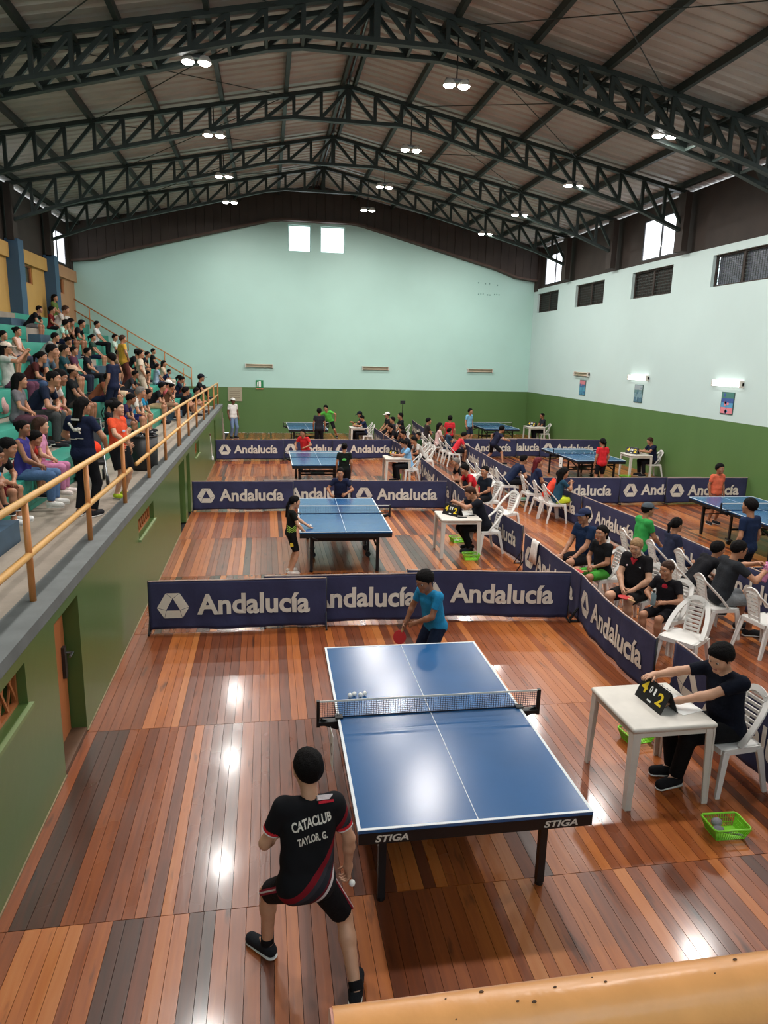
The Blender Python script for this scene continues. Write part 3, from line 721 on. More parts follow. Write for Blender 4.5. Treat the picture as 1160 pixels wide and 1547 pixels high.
barrier(4.32, 13.72, 4.46, 11.44, 'navy printed barrier beside the second scorer, behind his chair', GS, 3)
barrier(4.36, 15.95, 4.32, 13.67, 'navy printed barrier at the corner beyond the second scorer', GS, 0)
barrier(4.46, 19.86, 4.38, 17.58, 'navy printed barrier behind the light-blue scorer chair', GS, 1)
barrier(4.38, 17.56, 4.36, 16.1, 'short run of navy barrier next to the middle row corner', GS, 2) if False else None
barrier(4.40, 18.2, 4.34, 15.95, 'navy printed barrier overlapping the middle corner beside the seated group', GS, 2)
barrier(4.36, 26.0, 4.36, 23.72, 'navy printed barrier beyond the far row, lane side', GS, 3)
barrier(4.36, 28.5, 4.36, 26.22, 'navy printed barrier beside the farthest scorers chair', GS, 0)
barrier(4.40, 24.4, 4.40, 22.12, 'navy printed barrier beside the dark-clothed seated children, lane side', GS, 1)
GL = 'barriers along the lane beside the far tables'
yy = 32.3; lab = ['curved end of the navy barrier line at the green end wall', 'navy barrier second from the end wall on the poster side lane', 'navy barrier beside the man and women on far chairs', 'navy barrier beside the far chair row, behind the red shirts',
                  'navy barrier before the blurred player in the far court', 'navy barrier with part of its logo behind empty chairs', 'navy barrier beside the player numbered on his back', 'navy barrier next to the red-haired woman']
xs_ = [6.75, 6.55, 6.45, 6.62, 6.72, 6.62, 6.5, 6.62, 6.75]
for i in range(8):
    barrier(xs_[i], yy, xs_[i+1], yy-2.26, lab[i], GL); yy -= 2.29
barrier(6.80, 14.02, 6.92, 11.75, 'navy barrier with clear wording between the man in a cap and the far court', GL, 2)
barrier(6.93, 11.55, 6.94, 9.28, 'navy barrier beyond the man in green and the empty white chair', GL, 3)
barrier(6.93, 9.85, 6.95, 7.58, 'navy barrier beyond the man in glasses', GL, 0)
GR = 'barriers across the poster-wall courts'
barrier(6.62, 16.42, 8.88, 16.30, 'navy printed barrier half hidden behind the clapping girl', GR, 1)
barrier(8.92, 16.34, 11.2, 16.36, 'navy printed barrier below the far scorer in dark blue, cut wording', GR, 2)
barrier(10.18, 16.26, 12.42, 16.24, 'navy printed barrier behind the child in orange, at the wall', GR, 3)
barrier(6.9, 24.6, 9.15, 24.7, 'navy printed barrier in front of the dark far table', GR, 0)
barrier(8.05, 24.8, 10.3, 24.8, 'navy printed barrier in the middle of the far row, wall side', GR, 1)
barrier(10.1, 24.7, 12.33, 24.5, 'navy printed barrier of the far row ending at the poster wall', GR, 2)
barrier(7.0, 8.72, 9.28, 8.72, 'navy printed barrier cut off by the frame behind the boy in navy', GR, 3)
# towel over the barrier
tw = MB(); n = 10
for i in range(n+1):
    for (dx, z) in ((-.035, .36), (-.03, .5), (-.022, .66), (-.006, .712), (.014, .712), (.028, .66), (.032, .55)):
        u = i/n; tw.v.append((dx*1+.006*math.sin(u*9+z*8), -.14+.28*u+(.03*math.sin(7*u) if z < .4 else 0), z-.04*abs(u-.4)*(1 if z < .4 else 0)))
for i in range(n):
    for j in range(6): a = i*7+j; tw.f.append((a, a+7, a+8, a+1)); tw.m.append(0)
o = small('towel', 'white towel draped over the navy barrier beyond the near corner', 'towel', tw, cloth((226, 220, 214)), (4.285, 10.35, 0), smooth=True)
sol = o.modifiers.new('s', 'SOLIDIFY'); sol.thickness = .006

# ------------------------------------------------------------------ white chairs and tables
def chair_parts():
    out = []
    # seat: softly dished plate
    n = 8; mb = MB(); S = []
    def sp(i, j, top):
        x = -1+2*i/n; y = -1+2*j/n
        k = 1-.07*(abs(x)**6+abs(y)**6); w = .225*(1-.07*(1-y)/2) 
        z = .435-.012*(1-x*x)*(1-y*y)+(-.012*max(0, y-.6)/.4)
        return (x*w*k, .015+y*.215*k, z if top else z-.016)
    for top in (1, 0):
        for i in range(n+1):
            for j in range(n+1): mb.v.append(sp(i, j, top))
    N = (n+1)**2
    for i in range(n):
        for j in range(n):
            a = i*(n+1)+j; mb.f.append((a, a+n+1, a+n+2, a+1)); mb.f.append((N+a+1, N+a+n+2, N+a+n+1, N+a)); mb.m += [0, 0]
    rim = [i*(n+1) for i in range(n+1)]+[n*(n+1)+j for j in range(1, n+1)]+[i*(n+1)+n for i in range(n-1, -1, -1)]+[j for j in range(n-1, 0, -1)]
    for a, b in zip(rim, rim[1:]+rim[:1]): mb.f.append((b, a, a+N, b+N)); mb.m.append(0)
    me = mb.mesh('seat', M_white, True); out.append(('seat', me))
    ap = MB()
    for s in (-1, 1): ap.bar((s*.205, -.17, .405), (s*.212, .2, .405), .014, .05)
    ap.bar((-.2, .215, .405), (.2, .215, .405), .014, .05); ap.bar((-.19, -.18, .405), (.19, -.18, .405), .014, .05)
    out.append(('seat_rim', ap.mesh('seat_rim', M_white)))
    # back: bent hoop rising from mid seat, with a slotted splat
    pts = []; 
    for k in range(25):
        a = PI*k/24; x = .215*math.cos(a); zz = math.sin(a)
        h = min(1, zz*1.25)
        pts.append((x*(1-.12*zz), .05-.31*h**.8 if True else 0, .445+.40*(zz**.75)))
    mb = MB()
    sec = []
    for i, p in enumerate(pts):
        p = Vector(p); a = Vector(pts[max(0, i-1)]); b = Vector(pts[min(24, i+1)]); t = (b-a).normalized()
        nrm = Vector((0, .92, .38)); s = t.cross(nrm).normalized(); wv = .027
        th = .016
        for u, v in ((-1, -1), (1, -1), (1, 1), (-1, 1)): mb.v.append(tuple(p+s*u*wv+nrm*v*th/2))
    for i in range(24):
        for k in range(4): a = i*4; mb.f.append((a+k, a+(k+1) % 4, a+4+(k+1) % 4, a+4+k)); mb.m.append(0)
    mb.f.append((3, 2, 1, 0)); mb.f.append((96, 97, 98, 99)); mb.m += [0, 0]
    me = mb.mesh('backrest', M_white); sm_auto(me, 50); out.append(('backrest', me))
    sp_ = MB(); yb = lambda z: -.165-.105*((z-.43)/.42)
    for s in (-1, 1): sp_.bar((s*.082, yb(.43), .425), (s*.1, yb(.83), .83), .022, .014, up=(0, 1, .2))
    out.append(('back_rail', sp_.mesh('back_rail', M_white)))
    for k in range(8):
        z = .47+.0475*k; s2 = MB(); ww = .083+.016*k/7
        s2.bar((-ww, yb(z), z), (ww, yb(z), z), .012, .031, up=(0, .2, 1)); out.append(('back_slat', s2.mesh('back_slat', M_white)))
    for x in (-1, 1):
        for y, yo in ((.18, .235), (-.15, -.24)):
            lg = MB(); a = Vector((x*.195, y, .41)); b = Vector((x*.232, yo, 0))
            lg.bar(a, b, .06, .012, up=(0, 1, 0), w2=.038, d2=.012)
            lg.bar(a+Vector((x*.024, 0, 0)), b+Vector((x*.013, 0, 0)), .012, .06, up=(0, 1, 0), w2=.012, d2=.04)
            out.append(('leg', lg.mesh('leg', M_white)))
    return out
CH = chair_parts()
def chair(x, y, rz, label, group='white chairs between the courts'):
    t = thing('plastic_chair', label, 'chair', (x, y, 0), rz, group)
    for nm, me in CH: link(nm, me, t)
    return t
def white_table_parts():
    out = []
    o = MB().box(-.375, .375, -.375, .375, .69, .735).build('table_top', M_wdirty); bevel(o, .02, 3); out.append(('table_top', o.data)); bpy.data.objects.remove(o)
    sk = MB()
    for a, b in (((-.33, -.34), (.33, -.34)), ((-.33, .34), (.33, .34)), ((-.34, -.33), (-.34, .33)), ((.34, -.33), (.34, .33))): sk.bar((*a, .665), (*b, .665), .014, .05)
    out.append(('table_skirt', sk.mesh('table_skirt', M_wdirty)))
    for sx in (-1, 1):
        for sy in (-1, 1):
            l_ = MB(); a = Vector((sx*.325, sy*.325, .69)); b = Vector((sx*.345, sy*.345, 0))
            l_.bar(a+Vector((0, sy*.022, 0)), b+Vector((0, sy*.017, 0)), .075, .016, up=(0, 1, 0), w2=.05, d2=.014); l_.bar(a+Vector((sx*.03, 0, 0)), b+Vector((sx*.02, 0, 0)), .016, .075, up=(0, 1, 0), w2=.014, d2=.05)
            out.append(('leg', l_.mesh('leg', M_wdirty)))
    return out
WT = white_table_parts()
WTL = [((3.21, 4.98), .01, 'white plastic table of the scorer with the yellow 4 and 2 board'), ((3.47, 12.2), -.05, 'white plastic table of the scorer leaning over his flip board'),
       ((3.7, 19.72), -.04, 'white plastic table of the scorer in light blue'), ((3.7, 28.3), 0, 'white plastic table of the two scorers by the end wall'),
       ((11.62, 20.45), -.05, 'white plastic table of the scorer at the poster wall'), ((11.6, 29.2), 0, 'white plastic table in the far corner by the poster wall')]
for (x, y), rz, lb in WTL:
    t = thing('scorer_table', lb, 'table', (x, y, 0), rz, 'white scorer tables')
    for nm, me in WT: link(nm, me, t)
# flip score boards
def scoreboard(x, y, rz, label, digits=True, s=1.0):
    t = thing('flip_scoreboard', label, 'scoreboard', (x, y, .7355), rz, 'flip score boards on the tables'); t.scale = (s, s, s)
    H, D = .2, .09
    for sy in (-1, 1):
        MB().add([(-.2, sy*D-.004, 0), (.2, sy*D-.004, 0), (.2, -.004, H), (-.2, -.004, H), (-.2, sy*D+.004, 0), (.2, sy*D+.004, 0), (.2, .004, H), (-.2, .004, H)],
                 [(0, 1, 2, 3), (7, 6, 5, 4), (0, 4, 5, 1), (3, 2, 6, 7), (0, 3, 7, 4), (1, 5, 6, 2)]).build('board_panel', M_black, t)
    for i in range(9):
        x_ = -.17+.34*i/8
        if abs(x_) > .03: MB().tube([(x_, .014*math.cos(a), H+.004+.014*math.sin(a)) for a in [k*2*PI/8 for k in range(8)]], .0025, 5, closed=True).build('ring', M_metal, t)
    if digits:
        for ch, x0, w, z0, h, m in (('4', -.165, .085, .07, .105, M_yelnum), ('0', -.05, .035, .10, .06, M_paper), ('1', .012, .025, .10, .06, M_paper), ('2', .075, .085, .05, .105, M_yelnum)):
            v, f = fit_text(ch, w, h, .025); mb = MB()
            mb.add([(x0+a, -D*(1-(z0+b)/H)-.0065, z0+b) for a, b, c_ in v], f); mb.build('numeral', m, t)
        MB().add([(-.03, -D*(1-.03/H)-.006, .03), (.03, -D*(1-.03/H)-.006, .03), (.03, -D*(1-.045/H)-.006, .045), (-.03, -D*(1-.045/H)-.006, .045)], [(0, 1, 2, 3)]).build('name_plate', M_paper, t)
    return t
scoreboard(3.25, 4.985, -1.5, 'black flip scoreboard showing yellow 4 and 2, held by the scorer', s=.92)
scoreboard(3.38, 12.22, -PI/2+.55, 'black flip scoreboard on the second scorer table', s=.95)
scoreboard(3.64, 19.85, -PI/2+.5, 'black flip scoreboard before the light-blue scorer', s=.9)
scoreboard(3.62, 28.35, -PI/2+.5, 'black flip scoreboard at the end-wall scorers', s=.9)
scoreboard(11.5, 20.5, -PI/2+.6, 'black flip scoreboard at the poster-wall scorer', s=1.0)
scoreboard(11.5, 29.2, -PI/2+.6, 'black flip scoreboard in the far corner table', s=1.0)
# things on the tables
def sheet(x, y, rz, label, w=.21, h=.3, m=M_paper, name='paper_sheet', cat='paper', z=.7358, th=.002):
    return small(name, label, cat, MB().box(-w/2, w/2, -h/2, h/2, 0, th), m, (x, y, z), rz)
sheet(3.44, 4.95, .25, 'white score sheet under the arms of the nearest scorer', .23, .32)
sheet(3.62, 12.32, .4, 'white score sheet on the second scorer table'); sheet(3.5, 11.98, 0, 'black phone lying on the second scorer table', .17, .04, M_black, 'phone', 'phone', th=.012)
sheet(3.72, 12.12, .2, 'dark pen case on the second scorer table', .1, .03, M_black, 'pen_case', 'case', th=.014)
sheet(3.9, 19.75, 0, 'dark clipboard on the light-blue scorer table', .22, .16, M_black, 'clipboard', 'clipboard', th=.008)
# lime baskets
def basket(x, y, rz, label, s=1.0, balls=0):
    t = thing('plastic_basket', label, 'basket', (x, y, .0), rz, 'lime plastic baskets on the floor', s)
    W0, D0, W1, D1, H = .115, .075, .15, .105, .1
    base = MB().box(-W0, W0, -D0, D0, .001, .005).build('basket_floor', M_lime, t)
    sl = MB(); n = 14
    def P(s_, v):  # s_ along the perimeter 0..4
        k = int(s_) % 4; f = s_-int(s_); w, d = W0+(W1-W0)*v, D0+(D1-D0)*v
        c = [(-w, -d), (w, -d), (w, d), (-w, d), (-w, -d)]; a, b = c[k], c[k+1]
        return (a[0]+(b[0]-a[0])*f, a[1]+(b[1]-a[1])*f, .003+H*v)
    for i in range(4*n):
        sl.bar(P(i/n, 0), P(i/n, 1), .004, .003, up=(0, 0, 1))
    tag(sl.build('side_lattice', M_lime, t), kind='stuff')
    for v, r in ((.0, .004), (.33, .0022), (.66, .0022)):
        MB().tube([P(i/2, v) for i in range(8)], r, 5, closed=True).build('hoop', M_lime, t)
    MB().tube([(x_, y_, .003+H) for x_, y_ in [(W1*c_ if abs(c_) < 2 else 0, D1*s_) for c_, s_ in ((-1, -.8), (-.88, -1), (.88, -1), (1, -.8), (1, .8), (.88, 1), (-.88, 1), (-1, .8))]], .008, 6, closed=True).build('basket_rim', M_lime, t)
    for k, cs in enumerate((((-W0, 0), (.002, 2*D0*.9)), ((W0, 0), (.002, 2*D0*.9)))): 
        MB().add([P(3, 0), P(4-1e-6, 0), P(4-1e-6, .9), P(3, .9)] if k == 0 else [P(1, 0), P(2-1e-6, 0), P(2-1e-6, .9), P(1, .9)], [(0, 1, 2, 3)]).build('side_panel', M_lime, t)
    return t
basket(3.49, 4.25, -.05, 'lime green basket holding grey cloth-wrapped bats, nearest on the floor')
basket(3.50, 5.62, .1, 'lime green basket standing under the nearest scorer table')
basket(3.64, 11.78, -.1, 'lime green basket in front of the second scorer foot')
basket(3.72, 13.0, .2, 'yellow-green basket of balls behind the second scorer table')
basket(3.86, 20.35, 0, 'lime green basket below the light-blue scorer table'); basket(11.1, 20.1, 0, 'lime green basket below the poster-wall scorer table')
g = MB(); g.sphere((-.03, .03, .07), .045, 10, sc=(1, .8, .75)); small('grey_cloth', 'crumpled grey cloth inside the nearest lime basket', 'cloth', g, cloth((140, 136, 140)), (3.47, 4.26, .006), 0, None, True)
g = MB(); g.bar((-.06, -.02, .05), (.1, -.05, .02), .012, .012); g.sphere((-.085, .0, .06), .05, 10, sc=(1, .7, .35)); small('bat', 'grey bat lying in the nearest lime basket', 'bat', g, cloth((120, 118, 124)), (3.49, 4.22, .01))
for k in range(9):
    a = k*2.4; r = .02+.0075*k
    small('ball', 'white and orange balls lying in the yellow-green basket', 'ball', MB().sphere((0, 0, .02), .02, 8), M_ball if k % 3 else M_yelnum, (3.72+r*math.cos(a), 13.0+r*.7*math.sin(a), .006+.016*(k % 2)), 0, 'balls in the basket', True)
for k, x in enumerate((9.1, 9.35, 9.75, 9.95, 10.05)):
    small('ball', 'white balls resting along the net of the table with the child in red', 'ball', MB().sphere((0, 0, .02), .02, 8), M_ball, (x, 20.26, .7615), 0, 'balls at the far net', True)
for k, x in enumerate((.66, .7, .75, .79)):
    small('ball', 'white balls resting against the net of the nearest table', 'ball', MB().sphere((0, 0, .02), .02, 10), M_ball, (x, 5.35+.02*(k % 2), .7615), 0, 'balls at the near net', True)
# ------------------------------------------------------------------ wall fittings
def wall_lamp(loc, rz, lit, label, L=1.25):
    t = thing('wall_lamp', label, 'wall lamp', loc, rz, 'twin tube lamps on the walls')
    MB().box(-L/2, L/2, 0, .06, -.045, .045).build('lamp_body', M_beige if not lit else M_wdirty, t)
    for s in (-1, 1):
        MB().tube([(-L/2+.03, -.03, s*.055), (L/2-.03, -.03, s*.055)], .02, 10).build('tube', M_tube if lit else M_tubeoff, t, smooth=True)
        MB().box(s*(L/2-.02)-.02, s*(L/2-.02)+.02, -.055, .06, -.09, .09).build('end_bracket', M_wdirty, t)
for x, lb in ((-.32, 'unlit twin-tube lamp on the end wall nearest the stand'), (5.0, 'unlit twin-tube lamp in the middle of the end wall'), (10.03, 'unlit twin-tube lamp on the end wall nearest the posters')):
    wall_lamp((x, YB-.06, 3.03), 0, False, lb)
for y, lit, lb in ((26.7, False, 'unlit twin-tube lamp above the poster farthest from the balcony'), (22.3, True, 'lit twin-tube lamp above the middle poster'), (17.55, True, 'brightly lit twin-tube lamp above the pink and blue poster')):
    wall_lamp((XR-.06, y, 3.08), PI/2*3-PI/1 if False else -PI/2, lit, lb)
def poster(y, cols, label):
    t = thing('poster', label, 'poster', (XR-.02, y, 2.55), -PI/2, 'framed posters on the side wall')
    MB().box(-.27, .27, 0, .018, -.3, .3).build('poster_frame', mat('dark_green_frame', lin(50, 84, 80), .5), t)
    r = random.Random(int(y*10)); m = [mat('poster_ink_%d_%d_%d' % c, lin(*c), .5) for c in cols]
    z = -.28
    rows = [(.16, 0), (.13, 1), (.12, 2), (.15, 3)]
    for h, k in rows:
        MB().box(-.25, .25, -.004, 0, z, z+h).build('print_band', m[k % len(m)], t); z += h
    for k in range(9):
        a, b = r.uniform(-.2, .2), r.uniform(-.24, .24); s = r.uniform(.02, .06)
        MB().lathe([(s, 0), (s, .002)], 10, M=Matrix.Translation((a, -.005, b)) @ Matrix.Rotation(PI/2, 4, 'X') @ Matrix.Diagonal((1, r.uniform(.5, 1.4), 1, 1))).build('print_blob', m[r.randrange(len(m))], t)
    MB().box(-.005, .005, -.007, -.004, -.27, -.12).build('print_stroke', M_black, t)
poster(26.6, [(70, 130, 160), (80, 150, 176), (60, 96, 140), (200, 120, 130)], 'small teal poster farthest along the side wall')
poster(22.25, [(76, 110, 130), (120, 150, 160), (96, 130, 130), (150, 160, 165)], 'grey teal poster under the middle lit wall lamp')
poster(17.5, [(216, 130, 140), (84, 150, 190), (60, 84, 150), (70, 120, 110)], 'pink and blue poster nearest on the side wall')
t = thing('exit_sign', 'green sign with a white doorway over an orange strip on the end wall', 'sign', (-.32, YB-.03, 2.22))
MB().box(-.17, .17, 0, .025, -.17, .17).build('sign_plate', M_signg, t); MB().box(-.04, .06, -.004, 0, -.13, .13).build('door_symbol', M_paper, t)
MB().lathe([(.022, 0), (.022, .004)], 10, M=Matrix.Translation((-.09, 0, .07)) @ Matrix.Rotation(PI/2, 4, 'X')).build('figure_head', M_paper, t)
MB().bar((-.09, -.002, .05), (-.1, -.002, -.03), .03, .004, up=(0, 1, 0)).bar((-.1, -.002, -.03), (-.12, -.002, -.12), .016, .004, up=(0, 1, 0)).build('figure_body', M_paper, t)
MB().box(-.17, .17, -.002, .02, -.235, -.19).build('sign_strip', mat('orange_strip', lin(206, 130, 90), .5), t)
t = thing('notice_board', 'beige board with faint lines on the green end wall', 'notice board', (-1.42, YB-.035, 1.74))
MB().box(-.31, .31, 0, .035, -.31, .31).build('board', M_beige, t)
for k in range(4): MB().box(-.24, .22, -.003, 0, .12-.09*k, .13-.09*k).build('text_line', M_wood, t)
t = thing('hanging_cord', 'white cord with a small bottle hanging on the green stand wall', 'cord', (XL+.015, 21.9, 0))
MB().tube([(0, -.15, 1.1), (.01, -.05, .85), (.015, .1, .6), (.012, .15, .42)], .012, 6).build('cord', M_paper, t)
MB().lathe([(.03, 0), (.035, .02), (.035, .1), (.012, .13), (.012, .16)], 10, M=Matrix.Translation((.03, .15, .3))).build('bottle', M_paper, t); MB().box(-.015, .02, -.19, -.11, 1.1, 1.16).build('hook', M_wood, t)
mk = MB(); r = random.Random(3)
for k in range(14):
    x = 9.75+.11*k if k < 10 else r.uniform(9.7, 11.2); z = 6.48+.02*math.sin(k) if k < 10 else 6.9+.1*r.random()
    if k in (3, 6): continue
    mk.box(x, x+.05, YB-.004, YB-.001, z, z+.06)
tag(mk.build('wall_scuff', mat('faded_scuff', lin(110, 150, 140), .6)), kind='stuff')
# tripod by the end wall
t = thing('tripod', 'black tripod with a small camera head by the green end wall', 'tripod', (5.75, 29.6, 0))
for a in (.3, 2.4, 4.5): MB().tube([(0, 0, .95), (.3*math.cos(a), .3*math.sin(a), 0)], .016, 6).build('leg', M_black, t)
MB().tube([(0, 0, .9), (0, 0, 1.6)], .018, 6).build('centre_column', M_black, t); MB().box(-.1, .1, -.06, .06, 1.6, 1.74).build('camera_head', M_black, t)
# things on the stand
t = thing('waste_bin', 'black cylindrical bin by the railing behind the girl in orange', 'bin', (-2.16, 12.75, WALK))
MB().lathe([(.0, 0), (.2, 0), (.23, .05), (.25, .6), (.245, .6), (.225, .06), (.0, .05)], 20).build('bin_body', M_black, t, smooth=True)
MB().tube([(.252*math.cos(k*PI/10), .252*math.sin(k*PI/10), .6) for k in range(20)], .012, 6, closed=True).build('bin_rim', M_black, t)
bag = MB(); 
for k in range(12):
    a = k*PI/6; bag.sphere((.18*math.cos(a), .18*math.sin(a), .6+.03*(k % 3)), .06, 7, sc=(1, 1, .5))
tag(bag.build('bin_liner', mat('black_film', lin(26, 26, 30), .25), t, smooth=True), kind='stuff')
t = thing('crate', 'brown wooden crate standing on the stand step behind the woman in navy', 'crate', (-3.75, 13.1, WALK), .1)
for z in (0, .16, .32, .46):
    for (x0, x1, y0, y1) in ((-.28, .28, -.26, -.24), (-.28, .28, .24, .26), (-.28, -.26, -.24, .24), (.26, .28, -.24, .24)): MB().box(x0, x1, y0, y1, z, z+.11).build('slat', M_wood, t)
for sx in (-1, 1):
    for sy in (-1, 1): MB().box(sx*.26-.02, sx*.26+.02, sy*.24-.02, sy*.24+.02, 0, .6).build('corner_post', M_woodh, t)
t = thing('stroller', 'black folded stroller with a bright red bag beside the girl in pink', 'stroller', (-2.72, 11.35, WALK), .3)
for sx in (-1, 1):
    MB().tube([(sx*.2, -.32, .1), (sx*.2, .1, .55), (sx*.2, .28, .95), (sx*.2, .36, .98)], .014, 6).build('side_tube', M_metal, t)
    MB().tube([(sx*.2, .32, .1), (sx*.2, -.02, .5)], .014, 6).build('side_tube', M_metal, t)
    for y in (-.32, .32): MB().lathe([(.03, -.02), (.085, -.02), (.09, 0), (.085, .02), (.03, .02)], 14, M=Matrix.Translation((sx*.2, y, .09)) @ Matrix.Rotation(PI/2, 4, 'Y')).build('wheel', M_black, t)
MB().tube([(-.2, .36, .98), (.2, .36, .98)], .016, 6).build('handle', M_black, t)
s_ = MB().bar((0, -.24, .34), (0, .06, .36), .36, .05).bar((0, .06, .36), (0, .24, .86), .36, .05, up=(0, 1, 0)); s_.build('seat_fabric', M_black, t)
s_ = MB(); s_.sphere((0, -.1, .55), .2, 12, sc=(.8, 1.1, .75)); s_.build('red_bag', cloth((222, 60, 32)), t, smooth=True)
def backpack(x, y, z, rz, c, label, s=1.0):
    t = thing('backpack', label, 'backpack', (x, y, z), rz, None, s)
    b_ = MB(); b_.sphere((0, 0, .2), .2, 14, sc=(.85, .6, 1)); b_.build('bag_body', cloth(c), t, smooth=True)
    b_ = MB(); b_.sphere((0, .1, .13), .12, 12, sc=(1, .5, .8)); b_.build('front_pocket', cloth(tuple(max(0, q-18) for q in c)), t, smooth=True)
    for sx in (-1, 1): MB().tube([(sx*.08, -.1, .34), (sx*.09, -.16, .22), (sx*.1, -.1, .06)], .014, 6).build('strap', M_black, t)
    MB().tube([(-.04, -.03, .39), (0, -.03, .43), (.04, -.03, .39)], .008, 6).build('grab_handle', M_black, t)
zs = lambda k: WALK+.44*k
backpack(-5.3, 19.8, zs(4), -1.2, (112, 96, 76), 'olive brown backpack on a turquoise bench below the seated teenagers')
backpack(-4.6, 13.1, zs(2)+.0, -1.4, (196, 160, 156), 'pale pink backpack beside the woman in a white cap', 1.05)
backpack(-3.9, 12.2, WALK+.44, -1.0, (60, 56, 52), 'dark bag on the lowest bench above the woman in jeans')
backpack(-3.5, 16.6, WALK+.44, -1.0, (40, 42, 50), 'black bag on the lowest bench behind the standing pair')
backpack(-4.7, 16.9, zs(2), -1.4, (30, 30, 34), 'black bag on the bench beside the tan cap', .9)
backpack(-3.35, 26.4, zs(1), -1.5, (214, 110, 60), 'orange bag at the far end of the lowest bench', .7)

backpack(-4.62, 10.6, zs(2), -1.3, (44, 50, 72), 'dark blue bag on the second bench above the woman in violet')
backpack(-3.95, 14.3, zs(1)+.0, -1.2, (120, 104, 90), 'tan bag on the lowest bench behind the crate', .8)
backpack(-4.7, 11.4, zs(2), -1.5, (96, 84, 70), 'brown shoulder bag on the second bench at the left edge', .8)

# ------------------------------------------------------------------ people: bodies grown from a signed distance field
def surf_nets(f, lo, hi, h):
    lo = np.array(lo, float); n = np.maximum(np.ceil((np.array(hi)-lo)/h).astype(int)+1, 3)
    ax = [lo[i]+h*np.arange(n[i]) for i in range(3)]
    X, Y, Z = np.meshgrid(*ax, indexing='ij', sparse=False)
    V = f(np.stack([X.ravel(), Y.ravel(), Z.ravel()], 1).astype(np.float32)).reshape(n)
    S = V < 0
    acc = np.zeros((*(n-1), 3)); cnt = np.zeros(n-1)
    for a in range(3):
        sl0 = [slice(None)]*3; sl1 = [slice(None)]*3; sl0[a] = slice(0, -1); sl1[a] = slice(1, None)
        v0, v1 = V[tuple(sl0)], V[tuple(sl1)]; cr = (v0 < 0) != (v1 < 0)
        t = np.where(cr, v0/np.where(cr, v0-v1, 1), 0)
        b, c = [i for i in range(3) if i != a]
        for db in (0, 1):
            for dc in (0, 1):
                sl = [slice(None)]*3; sl[b] = slice(db, n[b]-1+db); sl[c] = slice(dc, n[c]-1+dc)
                k = cr[tuple(sl)]; tt = t[tuple(sl)]
                acc[..., a] += k*tt; acc[..., b] += k*db; acc[..., c] += k*dc; cnt += k
    act = cnt > 0; idx = -np.ones(n-1, int); idx[act] = np.arange(act.sum())
    ijk = np.argwhere(act); P = lo+h*(ijk+acc[act]/cnt[act][:, None])
    F = []
    for a in range(3):
        b, c = (a+1) % 3, (a+2) % 3
        sl0 = [slice(None)]*3; sl1 = [slice(None)]*3; sl0[a] = slice(0, -1); sl1[a] = slice(1, None)
        s0, s1 = S[tuple(sl0)], S[tuple(sl1)]
        e = np.argwhere(s0 != s1); e = e[(e[:, b] > 0) & (e[:, c] > 0) & (e[:, b] < n[b]-1) & (e[:, c] < n[c]-1)]
        if not len(e): continue
        def cell(db, dc):
            q = e.copy(); q[:, b] -= db; q[:, c] -= dc; return idx[q[:, 0], q[:, 1], q[:, 2]]
        q = np.stack([cell(1, 1), cell(0, 1), cell(0, 0), cell(1, 0)], 1)
        fl = ~s0[e[:, 0], e[:, 1], e[:, 2]]; q[fl] = q[fl][:, ::-1]; F.append(q)
    return P, np.concatenate(F)
def cap(P, a, b, ra, rb):
    a = np.asarray(a, np.float32); b = np.asarray(b, np.float32); d = b-a; L = max(float(d@d), 1e-9)
    t = np.clip((P-a)@d/L, 0, 1); q = P-a-t[:, None]*d
    return np.sqrt((q*q).sum(1))-(ra+(rb-ra)*t)
def ell(P, c, r):
    q = (P-np.asarray(c, np.float32))/np.asarray(r, np.float32); k = np.sqrt((q*q).sum(1)); return (k-1)*min(r)
def smin(a, b, k):
    h = np.clip(.5+.5*(b-a)/k, 0, 1); return b+(a-b)*h-k*h*(1-h)
def sunion(P, caps, k):
    d = None
    for c in caps:
        e = cap(P, *c); d = e if d is None else smin(d, e, k)
    return d
def bounds(caps, pad):
    lo = np.min([np.minimum(np.array(c[0])-c[2], np.array(c[1])-c[3]) for c in caps], 0)-pad
    hi = np.max([np.maximum(np.array(c[0])+c[2], np.array(c[1])+c[3]) for c in caps], 0)+pad
    return lo, hi
def np_mesh(name, parts, mats, smooth=True):
    """parts: list of (verts, faces, material index)"""
    mb = MB()
    for v, f, mi in parts: mb.add([tuple(map(float, p)) for p in v], [tuple(map(int, q)) for q in f], mi)
    return mb.mesh(name, mats, smooth)
M_skin = [mat('skin_%d' % i, lin(*c), .5, noise=.05, nscale=30) for i, c in enumerate(((196, 148, 118), (172, 120, 90), (146, 96, 68), (112, 70, 48)))]
M_eyew = mat('eye_white', lin(186, 176, 168), .6); M_iris = mat('iris', lin(30, 20, 16), .6); M_lips = mat('lips', lin(150, 84, 76), .5)
HAIRC = {'black': mat('hair_black', lin(15, 12, 12), .75, noise=.3, nscale=40, spec=.12, bump=.5, bscale=120), 'brown': mat('hair_brown', lin(58, 36, 26), .55, noise=.25, nscale=40, spec=.15, bump=.5, bscale=120),
         'red': mat('hair_red', lin(96, 28, 34), .5, noise=.2, nscale=40, spec=.15, bump=.5, bscale=120), 'blond': mat('hair_blond', lin(150, 118, 84), .55, noise=.2, nscale=40, spec=.15, bump=.5, bscale=120), 'grey': mat('hair_grey', lin(120, 114, 108), .6, noise=.2, nscale=40, spec=.15, bump=.5, bscale=120)}
